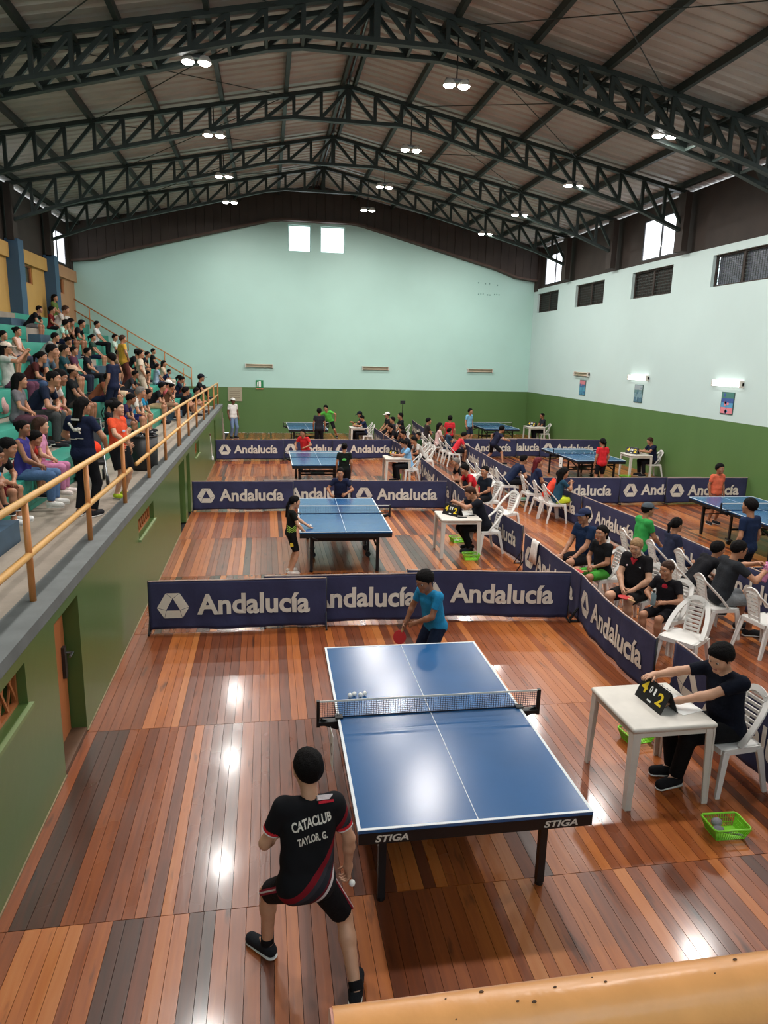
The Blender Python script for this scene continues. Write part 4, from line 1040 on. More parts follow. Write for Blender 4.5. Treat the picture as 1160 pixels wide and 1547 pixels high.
# head template, facing +Y, centre of the skull at the origin
def head_sdf(P):
    d = ell(P, (0, -.008, .022), (.076, .098, .092)); d = smin(d, ell(P, (0, .03, -.045), (.055, .06, .066)), .03)
    d = smin(d, cap(P, (-.012, .074, -.094), (.012, .074, -.094), .02, .02), .03)
    d = smin(d, cap(P, (-.03, .078, .036), (.03, .078, .036), .012, .012), .025)
    for s in (-1, 1):
        d = smin(d, cap(P, (s*.036, .058, -.024), (s*.036, .058, -.024), .028, .028), .025)
        e = ell(P, (s*.031, .102, .008), (.019, .018, .012)); d = np.maximum(d, -e) if False else -smin(-d, e, .012)
        d = smin(d, ell(P, (s*.078, -.008, -.004), (.008, .02, .03)), .008)
    d = smin(d, cap(P, (0, .086, .02), (0, .1, -.022), .008, .0115), .012)
    for s in (-1, 1): d = smin(d, cap(P, (s*.011, .092, -.026), (s*.011, .092, -.026), .0078, .0078), .008)
    d = smin(d, cap(P, (-.018, .086, -.056), (.018, .086, -.056), .007, .007), .012); d = smin(d, cap(P, (-.014, .083, -.067), (.014, .083, -.067), .007, .007), .01)
    return smin(d, cap(P, (0, -.02, -.06), (0, -.03, -.15), .046, .05), .035)
def head_parts(h):
    v, f = surf_nets(head_sdf, (-.1, -.12, -.17), (.1, .14, .13), h); c = v[f].mean(1)
    lip = (np.abs(c[:, 0]) < .022) & (c[:, 1] > .08) & (c[:, 2] < -.051) & (c[:, 2] > -.073)
    out = [(v, f[~lip], 0), (v, f[lip], 3)]
    for s in (-1, 1):
        for (cc, r, mi) in (((s*.031, .079, .008), .0122, 1), ((s*.031, .0845, .008), .0082, 2)):
            m = MB().sphere(cc, r, 10); out.append((np.array(m.v), None, mi, m.f))
    return out
def xf(parts, M):
    R = np.array(M)[:3, :3]; T = np.array(M)[:3, 3]; out = []
    for p in parts:
        v = np.asarray(p[0])@R.T+T; out.append((v, p[3] if p[1] is None else p[1], p[2]))
    return out
HEADS = {}
def head_at(h):
    if h not in HEADS: HEADS[h] = head_parts(h)
    return HEADS[h]
HAIRM = {}
def hair_mesh(style):
    if style in HAIRM: return HAIRM[style]
    def base(P, grow, k0=.052, sl=.9, y0=.07):
        d0 = ell(P, (0, -.01, .023), (.0775, .0995, .0935)); q = P*np.array((1, 1, 1), np.float32); q[:, 0] = np.abs(q[:, 0])
        n = .002*np.sin(P[:, 0]*97+P[:, 2]*61+1)*np.sin(P[:, 1]*83-P[:, 2]*71)+.0012*np.sin(P[:, 0]*190-P[:, 1]*130)
        cut = (k0+(P[:, 1]-y0)*sl+.005*np.sin(P[:, 0]*150)+.004*np.sin(P[:, 0]*61+P[:, 1]*90)-P[:, 2])/math.sqrt(1+sl*sl)
        t = np.clip(-cut/.045, 0, 1); return smin(np.maximum(d0+n*t-grow*(.12+.88*np.sqrt(t)), cut), cap(q, (.071, .022, .02), (.071, .016, -.022), .009, .005), .006)
    if style == 'short': f = lambda P: base(P, .012)
    elif style == 'buzz': f = lambda P: base(P, .006, .055, .95)
    elif style == 'thick': f = lambda P: base(P, .02, .046, .92)
    elif style == 'bald': f = lambda P: np.maximum(base(P, .005, .0, .55), P[:, 2]-.05)
    elif style == 'curly':
        f = lambda P: base(P, .03, .045, .9)+.008*np.sin(P[:, 0]*120)*np.sin(P[:, 1]*110)*np.sin(P[:, 2]*115)
    elif style == 'bun': f = lambda P: smin(base(P, .009, .058, .95), ell(P, (0, -.115, .06), (.045, .04, .042)), .015)
    elif style == 'pony': f = lambda P: smin(base(P, .009, .058, .95), sunion(P, [((0, -.11, .05), (0, -.155, .0), .026, .03), ((0, -.155, .0), (0, -.15, -.12), .03, .018)], .02), .012)
    elif style == 'long': f = lambda P: smin(base(P, .014, .052, .9), sunion(P, [((s*.05, -.055, .0), (s*.06, -.07, -.2), .045, .035) for s in (-1, 1)]+[((0, -.09, 0), (0, -.1, -.26), .05, .04)], .03), .025)
    elif style == 'braid': f = lambda P: smin(base(P, .009, .058, .95), sunion(P, [((0, -.1, -.02), (.02, -.13, -.1), .03, .026), ((.02, -.13, -.1), (.03, -.12, -.3), .026, .014)], .015), .015)
    v, q = surf_nets(f, (-.14, -.22, -.34 if style in ('long', 'braid', 'pony') else -.14), (.14, .15, .17), .0085)
    HAIRM[style] = np_mesh('hair', [(v, q, 0)], HAIRC['black']); return HAIRM[style]
def cap_meshes():
    if 'cap' in HAIRM: return HAIRM['cap']
    f = lambda P: np.maximum(ell(P, (0, -.01, .03), (.094, .116, .104)), .045+(P[:, 1])*.0-P[:, 2])
    v, q = surf_nets(f, (-.12, -.15, .02), (.12, .13, .16), .009); mb = MB()
    n = 12
    for k in range(n+1):
        a = -1.25+2.5*k/n
        for r, z in ((.0, .05), (1, .036)):
            x = math.sin(a)*.088; y = .08*math.cos(a)+.028+(r*.085*max(.0, math.cos(a*1.15)))
            mb.v.append((x, y, z)); mb.v.append((x, y, z-.007))
    for k in range(n):
        a = 4*k; b = a+4; mb.add([], []); mb.f += [(a, a+2, b+2, b), (b+1, b+3, a+3, a+1), (a+2, a+3, b+3, b+2), (a+1, a, b, b+1)]; mb.m += [0]*4
    HAIRM['cap'] = (np_mesh('cap_crown', [(v, q, 0)], M_black), mb.mesh('cap_brim', M_black, True)); return HAIRM['cap']

def ik(a, t, l1, l2, pole):
    a, t, pole = Vector(a), Vector(t), Vector(pole); d = t-a; L = min(d.length, (l1+l2)*.999); d.normalize(); t = a+d*L
    x = (l1*l1-l2*l2+L*L)/(2*L); h = math.sqrt(max(0, l1*l1-x*x)); p = pole-d*pole.dot(d); p.normalize()
    return a+d*x+p*h, t
def joints(base='stand', lean=0.0, side=0.0, twist=0.0, wl=None, wr=None, pl=(-.5, -.6, -.6), pr=(.5, -.6, -.6), yaw=0, nod=0, tilt=0, feet=None, hipz=None, hips=None, knees=None, hs=1.0, fat=1.0, grip=(.35, .35), palm=(None, None), toes=None, hunch=0.0):
    J = {}
    sit = base == 'sit'; low = base == 'ground'
    hz = hipz if hipz else (.53 if sit else (.13 if low else .92))
    hx, hy = hips if hips else (0, 0)
    pv = Vector((hx, hy, hz)); J['pelvis'] = pv
    R = Matrix.Translation(pv) @ Matrix.Rotation(-twist, 4, 'Z') @ Matrix.Rotation(side, 4, 'Y') @ Matrix.Rotation(-lean, 4, 'X')
    U = lambda x, y, z: R @ Vector((x, y, z))
    J['belly'] = U(0, .005, .15); J['chest'] = U(0, -.01+hunch*.2, .31); J['shl'] = U(-.165, -.015+hunch*.5, .475); J['shr'] = U(.165, -.015+hunch*.5, .475); J['neck'] = U(0, -.01+hunch*.7, .54)
    Rh = Matrix.Rotation(-twist, 4, 'Z') @ Matrix.Rotation(side*.6, 4, 'Y') @ Matrix.Rotation(-lean*.45, 4, 'X') @ Matrix.Rotation(-yaw, 4, 'Z') @ Matrix.Rotation(-nod, 4, 'X') @ Matrix.Rotation(tilt, 4, 'Y')
    J['head'] = J['neck']+(Rh.to_3x3() @ Vector((0, .03, .135*hs))); J['headM'] = Matrix.Translation(J['head']) @ Rh @ Matrix.Scale(hs, 4)
    for s, k in ((-1, 'l'), (1, 'r')):
        J['hip'+k] = pv+Matrix.Rotation(-twist*.5, 3, 'Z') @ Vector((s*.088, .01, -.02))
        i = 0 if s < 0 else 1
        if feet: an = Vector(feet[i])
        elif sit: an = Vector((s*.12, .41, .085))
        elif low: an = Vector((s*.12, .5, .085))
        else: an = Vector((s*.11, -.02, .085))
        kp = Vector(knees[i]) if knees else Vector((s*.12, 1, .3 if not low else 1.2))
        J['kn'+k], J['an'+k] = ik(J['hip'+k], an, .43, .42, kp)
        td = Vector(toes[i]) if toes else Vector((s*.18, 1, 0)); td.normalize(); J['toe'+k] = J['an'+k]+td*.155+Vector((0, 0, -.05)); J['heel'+k] = J['an'+k]-td*.035+Vector((0, 0, -.05))
        w = wl if s < 0 else wr
        if w is None: w = U(s*.23, .06, -.02) if not sit else (s*.13, .33, .585)
        J['el'+k], J['wr'+k] = ik(J['sh'+k], w, .275, .245, pl if s < 0 else pr)
        fd = (J['wr'+k]-J['el'+k]).normalized(); J['fd'+k] = fd
        pn = Vector(palm[i]) if palm[i] else Vector((-s*.8, 0, -.6)); pn = (pn-fd*pn.dot(fd)); 
        if pn.length < .05: pn = Vector((0, 1, 0))-fd*fd.y
        J['pn'+k] = pn.normalized()
    J['fat'] = fat; J['grip'] = grip; J['R'] = R
    return J
def torso_caps(J, g=0.0):
    f = J['fat']; R = J['R'].to_3x3(); X = R @ Vector((1, 0, 0)); out = []; Yf = R @ Vector((0, 1, 0)); Z = R @ Vector((0, 0, 1))
    sl, sr = J['shl'], J['shr']; m = (sl+sr)/2
    out.append((sl.lerp(m, .12)-Z*.012, sr.lerp(m, .12)-Z*.012, .058+g, .058+g))
    c = J['chest']+Z*.05; b = J['belly']; p = J['pelvis']
    for s in (-1, 1):
        out.append((c+X*s*.082, b+X*s*.07*f, .082*(.4+.6*f)+g, .08*f+g)); out.append((b+X*s*.07*f, p+X*s*.072*f, .08*f+g, .088*f+g))
    out.append((c+Yf*.012, b+Yf*(.012+.03*(f-1)*3), .082*f+g, .084*f+g)); out.append((b+Yf*.012, p, .084*f+g, .086*f+g))
    return out
def pelvis_caps(J, g=0.0):
    f = J['fat']; X = (J['hipr']-J['hipl']).normalized(); p = J['pelvis']; return [(p-X*.075*f, p+X*.075*f, .092*f+g, .092*f+g)]
def arm_caps(J, k, g=0.0): 
    f = .6+.4*J['fat']; return [(J['sh'+k], J['el'+k], .05*f+g, .037*f+g), (J['el'+k], J['el'+k].lerp(J['wr'+k], .3), .037*f+g, .038*f+g), (J['el'+k].lerp(J['wr'+k], .3), J['wr'+k], .038*f+g, .026+g)]
def leg_caps(J, k, g=0.0):
    f = .55+.45*J['fat']; a, b, c = J['hip'+k], J['kn'+k], J['an'+k]
    return [(a, b, .083*f+g, .054*f+g), (b, b.lerp(c, .3), .053*f+g, .054*f+g), (b.lerp(c, .3), c, .054*f+g, .036+g)]
T3 = lambda v: tuple(float(x) for x in v)
def C3(L): return [(T3(a), T3(b), ra, rb) for a, b, ra, rb in L]
def plane(P, p, n): return (P-np.array(T3(p), np.float32))@np.array(T3(n), np.float32)   # positive on the n side
def make_body(J, h, hh):
    caps = torso_caps(J)+pelvis_caps(J)+[(J['neck']-Vector((0, 0, .04)), J['neck']+(J['head']-J['neck'])*.3, .05, .045)]
    for k in 'lr':
        caps += arm_caps(J, k)+leg_caps(J, k); w, fd, pn = J['wr'+k], J['fd'+k], J['pn'+k]; s = fd.cross(pn)
        for q in (-.017, .017): caps.append((w, w+fd*.075+s*q*1.2, .022, .0165))
        caps.append((J['an'+k], J['toe'+k]+Vector((0, 0, .018)), .033, .026)); caps.append((J['an'+k], J['heel'+k]+Vector((0, 0, .025)), .033, .03))
    caps = C3(caps); lo, hi = bounds(caps, .03)
    groups = [torso_caps(J)+pelvis_caps(J)]
    v, f = surf_nets(lambda P: sunion(P, caps, .028), lo, hi, h)
    parts = [(v, f, 0)]+xf(head_at(hh), J['headM'])
    fm = MB()
    for i, k in enumerate('lr'):
        w, fd, pn = J['wr'+k], J['fd'+k], J['pn'+k]; s = fd.cross(pn); g = J['grip'][i]
        side = 1 if k == 'l' else -1     # thumb side
        sd = s if (s.dot(Vector((side, .4, .3))) > 0) else -s
        for q, (off, L) in enumerate(((.028, .068), (.0095, .076), (-.0095, .07), (-.027, .056))):
            p = w+fd*.07+sd*off; d = fd+sd*off*1.5; d.normalize(); pts = [p]; a = g*.6
            for seg in (.45, .32, .25):
                d2 = d*math.cos(a)+pn*math.sin(a); p = p+d2*L*seg; pts.append(p); a += g
            fm.tube(pts, [.0088, .0082, .0072, .0055], 6)
        p = w+fd*.025+sd*.022; d = (fd*.65+sd*.75+pn*.25).normalized(); pts = [p, p+d*.032, p+d*.032+(d*.6+fd*.5+pn*g).normalized()*.027, p+d*.032+(d*.4+fd*.6+pn*g*1.6).normalized()*.05]
        fm.tube(pts, [.0115, .0098, .0085, .006], 6)
    parts.append((np.array([tuple(p) for p in fm.v]), None, 0, fm.f)); parts[-1] = (parts[-1][0], parts[-1][3], 0)
    return np_mesh('body', parts, [M_skin[1], M_eyew, M_iris, M_lips])
def make_shirt(J, h, sleeve=.62, hem=.12, loose=.0):
    R = J['R'].to_3x3(); tc = C3(torso_caps(J, .012+loose)+[(a, b, ra+.018+loose, rb+.018+loose) for a, b, ra, rb in pelvis_caps(J)])
    down = R @ Vector((0, 0, -1)); sl = []
    for k in 'lr':
        if sleeve > 0:
            e = J['sh'+k].lerp(J['el'+k], min(1, sleeve)); sl.append((C3([(J['sh'+k], e, .066+loose, .053+loose)]), e, (J['el'+k]-J['sh'+k]).normalized()))
            if sleeve > 1: sl.append((C3([(J['el'+k], J['wr'+k], .05+loose, .036+loose)]), J['wr'+k], J['fd'+k]))
    def f(P):
        d = np.maximum(sunion(P, tc, .035)-.0025*np.sin(P[:, 2]*31+P[:, 0]*13)*np.sin(P[:, 0]*37+P[:, 2]*17)*np.sin(P[:, 1]*29+2), plane(P, J['pelvis']+down*hem, down)-.0)
        for c, e, n in sl: d = smin(d, np.maximum(cap(P, *c[0]), plane(P, e, n)), .02)
        nk = J['neck']; up = R @ Vector((0, .1, 1)); return np.maximum(d, -cap(P, T3(nk+up*.02), T3(nk+up*.2), .062, .08))
    allc = tc+[c[0] for c, e, n in sl]; lo, hi = bounds(allc, .03); v, q = surf_nets(f, lo, hi, h); return np_mesh('shirt', [(v, q, 0)], M_black)
def make_legs(J, h, kind):
    if kind == 'skirt': kind, loose = 'shorts', .03
    else: loose = .0
    cs = C3(pelvis_caps(J, .012)); parts = []
    for k in 'lr':
        a, b, c = J['hip'+k], J['kn'+k], J['an'+k]; f = .55+.45*J['fat']
        if kind == 'shorts': e = a.lerp(b, .86); parts.append((C3([(a, e, .095*f+loose, .078*f+loose)]), e, (b-a).normalized()))
        else: parts.append((C3([(a, b, .094*f, .07*f), (b, c, .07*f, .058*f)]), c.lerp(b, .06), (c-b).normalized()))
    up = Vector((0, 0, 1))
    def fn(P):
        d = np.maximum(sunion(P, cs, .03), plane(P, J['pelvis']+J['R'].to_3x3() @ Vector((0, 0, .07)), J['R'].to_3x3() @ Vector((0, 0, 1))))
        for c, e, n in parts:
            d = smin(d, np.maximum(sunion(P, c, .02), np.where(plane(P, e-n*.2, n) > 0, plane(P, e, n), -1)), .025)
        return d
    allc = cs+[q for c, e, n in parts for q in c]; lo, hi = bounds(allc, .03); v, q = surf_nets(fn, lo, hi, h)
    return np_mesh('trousers' if kind == 'trousers' else 'shorts', [(v, q, 0)], M_black)
def make_shoe(J, k, h):
    a, t, hl = J['an'+k], J['toe'+k], J['heel'+k]; d = (t-hl).normalized(); s = d.cross(Vector((0, 0, 1)))
    cs = C3([(hl+Vector((0, 0, .018)), t+Vector((0, 0, .008)), .043, .04), (hl.lerp(t, .2)+Vector((0, 0, .035)), a+Vector((0, 0, .0)), .042, .046), (hl.lerp(t, .25)+Vector((0, 0, .03)), t+Vector((0, 0, .012)), .044, .036)])
    zf = a.z-.083
    fu = lambda P: np.maximum(sunion(P, cs, .02), np.maximum(zf+.012-P[:, 2], plane(P, a+Vector((0, 0, .025)), (0, 0, 1))))
    lo, hi = bounds(cs, .02); v, q = surf_nets(fu, lo, hi, h); 
    so = C3([(hl+Vector((0, 0, .0)), t+Vector((0, 0, .0)), .05, .046)]); fs = lambda P: np.maximum(cap(P, *so[0]), np.maximum(zf-P[:, 2], P[:, 2]-zf-.018))
    lo, hi = bounds(so, .02); v2, q2 = surf_nets(fs, lo, hi, h*.8)
    return np_mesh('shoe', [(v, q, 0), (v2, q2, 1)], [M_black, M_white])
_cache = {}
def cached(key, fn):
    if key not in _cache: _cache[key] = fn()
    return _cache[key]
def setm(o, i, m):
    o.material_slots[i].link = 'OBJECT'; o.material_slots[i].material = m
def person(label, pose, loc, rz, s=1.0, top=(30, 34, 48), bot=(24, 24, 28), legs='shorts', hair='short', hc='black', skin=1, shoes=(40, 40, 44), capc=None, sleeve=.62, hem=.12, res=.022, group=None, beard=None, loose=0.0):
    key, J = pose if isinstance(pose, tuple) else (pose, cached(('J', pose), lambda: POSES[pose]()))
    if loc[2] == 0 and abs(J['pelvis'].z-.53) < .02: loc = (loc[0], loc[1], .44*(1-s)+.005)
    t = thing('person', label, 'person', loc, rz, group, s); hh = .008 if res < .016 else .0125
    o = link('body', cached(('b', key, res), lambda: make_body(J, res, hh)), t); setm(o, 0, M_skin[skin])
    o = link('shirt', cached(('s', key, res, sleeve, hem, loose), lambda: make_shirt(J, res, sleeve, hem, loose)), t); setm(o, 0, cloth(top) if not isinstance(top, bpy.types.Material) else top)
    o = link('trousers' if legs == 'trousers' else ('skirt' if legs == 'skirt' else 'shorts'), cached(('l', key, res, legs), lambda: make_legs(J, res, legs)), t); setm(o, 0, cloth(bot) if not isinstance(bot, bpy.types.Material) else bot)
    for k in 'lr':
        o = link('shoe', cached(('f', key, res, k), lambda: make_shoe(J, k, min(res, .014))), t); setm(o, 0, cloth(shoes)); 
    if hair:
        o = link('hair', hair_mesh(hair), t, J['headM']); setm(o, 0, HAIRC[hc])
    if capc:
        for nm, me in zip(('cap_crown', 'cap_brim'), cap_meshes()):
            o = link(nm, me, t, J['headM']); setm(o, 0, cloth(capc))
    return t, J
KID = 1.16
POSES = {
 'sit_knees': lambda: joints('sit', lean=.12),
 'sit_knees_kid': lambda: joints('sit', lean=.1, hs=KID),
 'sit_lean': lambda: joints('sit', lean=.62, wl=(-.03, .42, .62), wr=(.05, .42, .61), pl=(-.8, .1, -.5), pr=(.8, .1, -.5), nod=-.15, hunch=.1),
 'sit_lean_kid': lambda: joints('sit', lean=.5, wl=(-.05, .40, .63), wr=(.03, .42, .6), pl=(-.8, .1, -.5), pr=(.8, .1, -.5), hs=KID, nod=.05, hunch=.1),
 'sit_lap': lambda: joints('sit', lean=.08, wl=(-.03, .25, .63), wr=(.04, .27, .64), pl=(-1, -.4, -.3), pr=(1, -.4, -.3), yaw=.2),
 'sit_lap_kid': lambda: joints('sit', lean=.15, wl=(-.03, .25, .63), wr=(.04, .27, .64), pl=(-1, -.4, -.3), pr=(1, -.4, -.3), yaw=-.25, hs=KID),
 'sit_cross': lambda: joints('sit', lean=.05, wl=(.1, .19, .82), wr=(-.1, .2, .79), pl=(-1, 0, -.6), pr=(1, 0, -.6)),
 'sit_chin': lambda: joints('sit', lean=.5, wl=(-.08, .36, .6), wr=(.03, .40, .93), pl=(-.8, 0, -.6), pr=(.5, .3, -1), nod=.1, yaw=.1),
 'sit_chin_kid': lambda: joints('sit', lean=.45, wl=(-.08, .38, .62), wr=(.02, .36, .95), pl=(-.8, 0, -.6), pr=(.5, .3, -1), hs=KID),
 'sit_phone': lambda: joints('sit', lean=-.03, wl=(-.06, .36, 1.12), wr=(.06, .36, 1.12), pl=(-.7, -.1, -1), pr=(.7, -.1, -1)),
 'sit_clap': lambda: joints('sit', lean=.22, wl=(-.05, .36, .95), wr=(.05, .36, .96), pl=(-.8, -.3, -.8), pr=(.8, -.3, -.8), hs=KID),
 'sit_score': lambda: joints('sit', lean=.25, wl=(-.1, .52, .86), wr=(.14, .42, .80), pl=(-.8, -.2, -.6), pr=(.8, -.3, -.5), nod=.25, feet=((-.1, .36, .085), (.12, .4, .085))),
 'sit_step_kid': lambda: joints('sit', lean=.5, wl=(-.05, .40, .74), wr=(.03, .42, .72), pl=(-.8, .1, -.5), pr=(.8, .1, -.5), hs=KID, nod=.05, hunch=.1, feet=((-.12, .42, .41), (.12, .44, .41)), knees=((-.2, .6, 1), (.2, .6, 1))),
 'ground': lambda: joints('ground', lean=.25, wl=(-.1, .42, .42), wr=(.1, .42, .42), hs=KID, feet=((-.1, .42, .085), (.12, .44, .085)), knees=((-.15, .5, 1.5), (.15, .5, 1.5))),
 'stand': lambda: joints('stand'),
 'stand_hips': lambda: joints('stand', wl=(-.19, .08, 1.0), wr=(.19, .08, 1.0), pl=(-1, -.5, 0), pr=(1, -.5, 0), yaw=.3),
 'stand_kid': lambda: joints('stand', hs=KID, lean=.06),
 'ready_kid': lambda: joints('stand', hs=KID, lean=.35, hipz=.84, wl=(-.16, .36, .98), wr=(.22, .36, .94), pl=(-1, -.4, -.5), pr=(1, -.4, -.5), feet=((-.22, .05, .085), (.22, -.1, .085)), grip=(.4, 1.0)),
 'run_kid': lambda: joints('stand', hs=KID, lean=.5, hipz=.8, side=.2, wl=(-.3, .1, .9), wr=(.5, .4, 1.0), pl=(-1, -.4, -.5), pr=(1, -.4, -.5), feet=((-.3, -.2, .085), (.4, .25, .085)), grip=(.4, 1.0)),
}
def seat(label, pose, x, y, k, rz=-PI/2, **kw):
    """someone on bench k of the stand: pelvis over the bench front, feet on the step below"""
    return person(label, pose, (-3.0-.75*(k-1)-.2+x, y, WALK+.44*k-.44*kw.get('s', 1.0)), rz, **kw)
BLK, NVY, WHT = (24, 24, 28), (28, 34, 58), (206, 200, 192)
A = seat
A('man in black leaning on his knees on the second highest bench under the ochre wall', 'sit_lean', -0.10, 23.08, 6, s=0.87, top=BLK, bot=(120, 116, 116))
A('boy in black and red on the second highest bench beside the blue column', 'sit_lap_kid', -0.05, 25.14, 6, s=0.82, top=(112, 34, 34), bot=BLK)
A('long-haired woman in green with white trousers on the top bench by the salmon wall', 'sit_lap', 0.03, 28.15, 7, s=1.02, top=(96, 118, 62), bot=(214, 206, 198), legs='trousers', hair='long')
A('brown-haired child in white beside the woman in green on the top bench', 'sit_lean_kid', 0.04, 25.33, 6, s=0.98, top=(200, 190, 182), bot=(200, 194, 186), hair='short', hc='brown')
A('curly-haired person in a pale mint shirt, elbow on knee, middle of the upper benches', 'sit_lean', 0.01, 22.52, 5, s=0.91, top=(168, 214, 196), bot=NVY, hair='curly')
A('brown-skinned boy chin in hand next to the mint shirt', 'sit_chin_kid', -0.01, 23.60, 5, s=0.89, top=(150, 120, 96), bot=NVY, skin=2)
A('teenager in black leaning forward beside the handrail post, fifth bench', 'sit_lean', 0.04, 24.05, 5, s=1.02, top=BLK, bot=(130, 110, 84))
A('woman in a white shirt sitting high up against the handrail', 'sit_knees', -0.01, 27.82, 5, s=0.99, top=(212, 208, 206), bot=BLK, legs='trousers')
A('woman in a pale pink sleeveless top with her hair tied up, upper left benches', 'sit_lap', -0.03, 16.99, 4, s=0.84, top=(214, 180, 168), bot=(70, 74, 92), sleeve=0, hair='bun', legs='trousers')
A('boy at the edge of the view beside the woman in pale pink', 'sit_knees_kid', -0.05, 16.17, 4, s=0.69, top=(60, 56, 64), bot=NVY)
A('woman in a white cap and grey shirt holding up a phone', 'sit_phone', -0.00, 14.04, 3, s=0.94, top=(176, 176, 168), bot=(96, 58, 76), legs='trousers', hair='long', capc=(218, 196, 180))
A('man in a grey-blue shirt leaning far forward on the third bench', 'sit_lean', 0.02, 15.2, 3, s=1.10, top=(82, 100, 116), bot=(76, 66, 60))
A('woman in a maroon shirt and jeans with hair tied back, looking down', 'sit_lean', -0.00, 14.85, 3, s=0.90, top=(74, 36, 34), bot=(66, 84, 116), legs='trousers', hair='pony')
A('child in navy bent over white shoes below the mint shirt', 'sit_lean_kid', -0.05, 20.26, 4, s=0.74, top=(84, 56, 44), bot=NVY, skin=2)
A('person in black with a pale face mask beside the yellow shirt', 'sit_lap', -0.00, 19.86, 3, s=0.87, top=(28, 30, 36), bot=BLK, legs='trousers', hair='thick')
A('man in a white and green shirt sitting under the handrail, fourth bench', 'sit_lap', -0.02, 27.25, 4, s=0.96, top=(190, 206, 192), bot=(44, 96, 70))
A('man in a dark cap behind the woman in the beige dress', 'sit_knees', -0.00, 24.3, 3, s=0.91, top=(92, 104, 60), bot=NVY, capc=(30, 36, 52))
A('teenager in black with a dark beret, arms on knees, third bench', 'sit_lean', -0.00, 25.07, 3, s=1.05, top=BLK, bot=BLK, capc=(26, 24, 26))
A('teenager in black third from the handrail end, looking right', 'sit_lean', 0.00, 27.35, 3, s=0.94, top=(30, 30, 36), bot=(60, 60, 70))
A('teenager in black at the handrail end of the third bench', 'sit_knees', -0.00, 30.72, 3, s=0.93, top=BLK, bot=BLK)
A('man in a pale blue checked shirt with his back half turned, second bench', 'sit_knees', 0.05, 26.20, 2, rz=-PI/2+.5, s=0.83, top=(156, 172, 192), bot=(60, 64, 84))
A('woman in a beige top on the second bench near the handrail', 'sit_lap', 0.02, 28.19, 2, s=0.93, top=(214, 190, 166), bot=(196, 178, 160), hair='long', legs='trousers')
A('girl in a blue dress with folded arms on the second bench', 'sit_cross', 0.06, 19.30, 2, s=0.76, top=(70, 90, 140), bot=(206, 180, 150), legs='skirt', hair='bun')
A('man in a tan cap and black shirt, second bench', 'sit_knees', 0.02, 15.11, 2, s=0.96, top=(24, 26, 28), bot=(60, 52, 48), capc=(196, 164, 140), skin=2)
A('grey-haired man in a white shirt on the lowest bench', 'sit_lean', -0.12, 17.07, 1, s=1.07, top=(206, 200, 190), bot=(50, 54, 110), hair='short', hc='grey')
A('child in turquoise and lime with arms forward beside the grey-haired man', 'sit_lean_kid', -0.03, 18.10, 1, s=0.85, top=(40, 130, 170), bot=(216, 196, 150))
A('teenager in black with sand-coloured shorts on the lowest bench', 'sit_lean', -0.15, 20.94, 1, s=1.00, top=BLK, bot=(196, 168, 130))
A('person in a white cap and pink shirt on the lowest bench', 'sit_lean', -0.18, 22.51, 1, s=1.01, top=(196, 96, 100), bot=(160, 160, 166), capc=(226, 224, 220))
A('woman in brown with bent knees sitting between the white cap and the black shirt', 'sit_chin', 0.15, 21.83, 1, s=0.84, top=(110, 74, 56), bot=(150, 120, 96), hair='bun')
A('man in navy with head bowed near the end of the lowest bench', 'sit_chin', -0.06, 26.00, 1, s=0.93, top=(26, 32, 52), bot=(30, 34, 46), legs='trousers')
A('boy in dark purple hunched over zebra-striped shorts', 'sit_lean_kid', -0.06, 16.13, 1, s=0.84, top=(52, 42, 76), bot=(120, 118, 130), skin=2)
A('boy in black with a small cap behind the girl in orange', 'sit_knees_kid', 0.13, 14.33, 1, s=0.71, top=(28, 28, 32), bot=BLK, capc=(30, 30, 34))
A('dark-haired teenager mostly hidden behind the girl in orange', 'sit_lap_kid', 0.11, 14.71, 1, s=0.74, top=(34, 30, 36), bot=BLK)
A('broad man in a navy shirt with hands joined, second bench', 'sit_lean', -0.01, 12.58, 2, s=1.09, top=(26, 34, 52), bot=(64, 66, 66), legs='trousers', hair='buzz')
A('boy in white with pink shorts beside the broad man in navy', 'sit_lean_kid', -0.03, 13.27, 2, s=1.00, top=(216, 208, 202), bot=(206, 96, 140), skin=2)
A('woman in a violet sleeveless top and jeans with sunglasses on her hair', 'sit_lap', 0.14, 9.32, 1, s=0.83, top=(62, 56, 128), bot=(84, 112, 150), sleeve=0, legs='trousers', hair='bun', skin=2, shoes=(226, 222, 216))
A('boy in black and white, arms on his raised knee, by the blue step', 'sit_lean_kid', 0.06, 8.26, 1, s=0.78, top=(28, 28, 32), bot=(120, 34, 40), shoes=(226, 226, 224))
A('girl in a ruffled pink top and pink trousers on the lowest bench', 'sit_lap_kid', 0.12, 9.98, 1, s=0.77, top=(206, 140, 172), bot=(196, 128, 164), legs='trousers', hair='long', hc='brown', skin=0, shoes=(226, 214, 206))
A('small dark-haired child in red between the violet top and the pink top', 'sit_lean_kid', -0.04, 9.65, 1, s=0.69, top=(196, 60, 50), bot=(90, 40, 40), hair='thick')
A('child in bright blue with bare arms at the edge of the view', 'sit_step_kid', 0.13, 7.67, 1, s=0.77, top=(56, 160, 214), bot=(120, 40, 44), skin=2)
A('person in dark green on the fourth bench above the beige dress', 'sit_knees', -0.03, 23.87, 4, s=0.87, top=(46, 70, 60), bot=NVY, hair='pony')
A('teenager in charcoal on the second bench behind the grey-haired man', 'sit_lean', 0.07, 20.22, 2, s=0.86, top=(48, 46, 50), bot=(52, 56, 70), skin=2)
A('person in brown behind the black beret, second bench', 'sit_chin', 0.16, 22.34, 2, s=0.72, top=(96, 72, 58), bot=(44, 46, 60), hair='thick')
A('teenager in dark blue on the second bench left of the checked shirt', 'sit_lean', 0.16, 26.73, 2, s=0.72, top=(34, 44, 76), bot=(40, 40, 48))
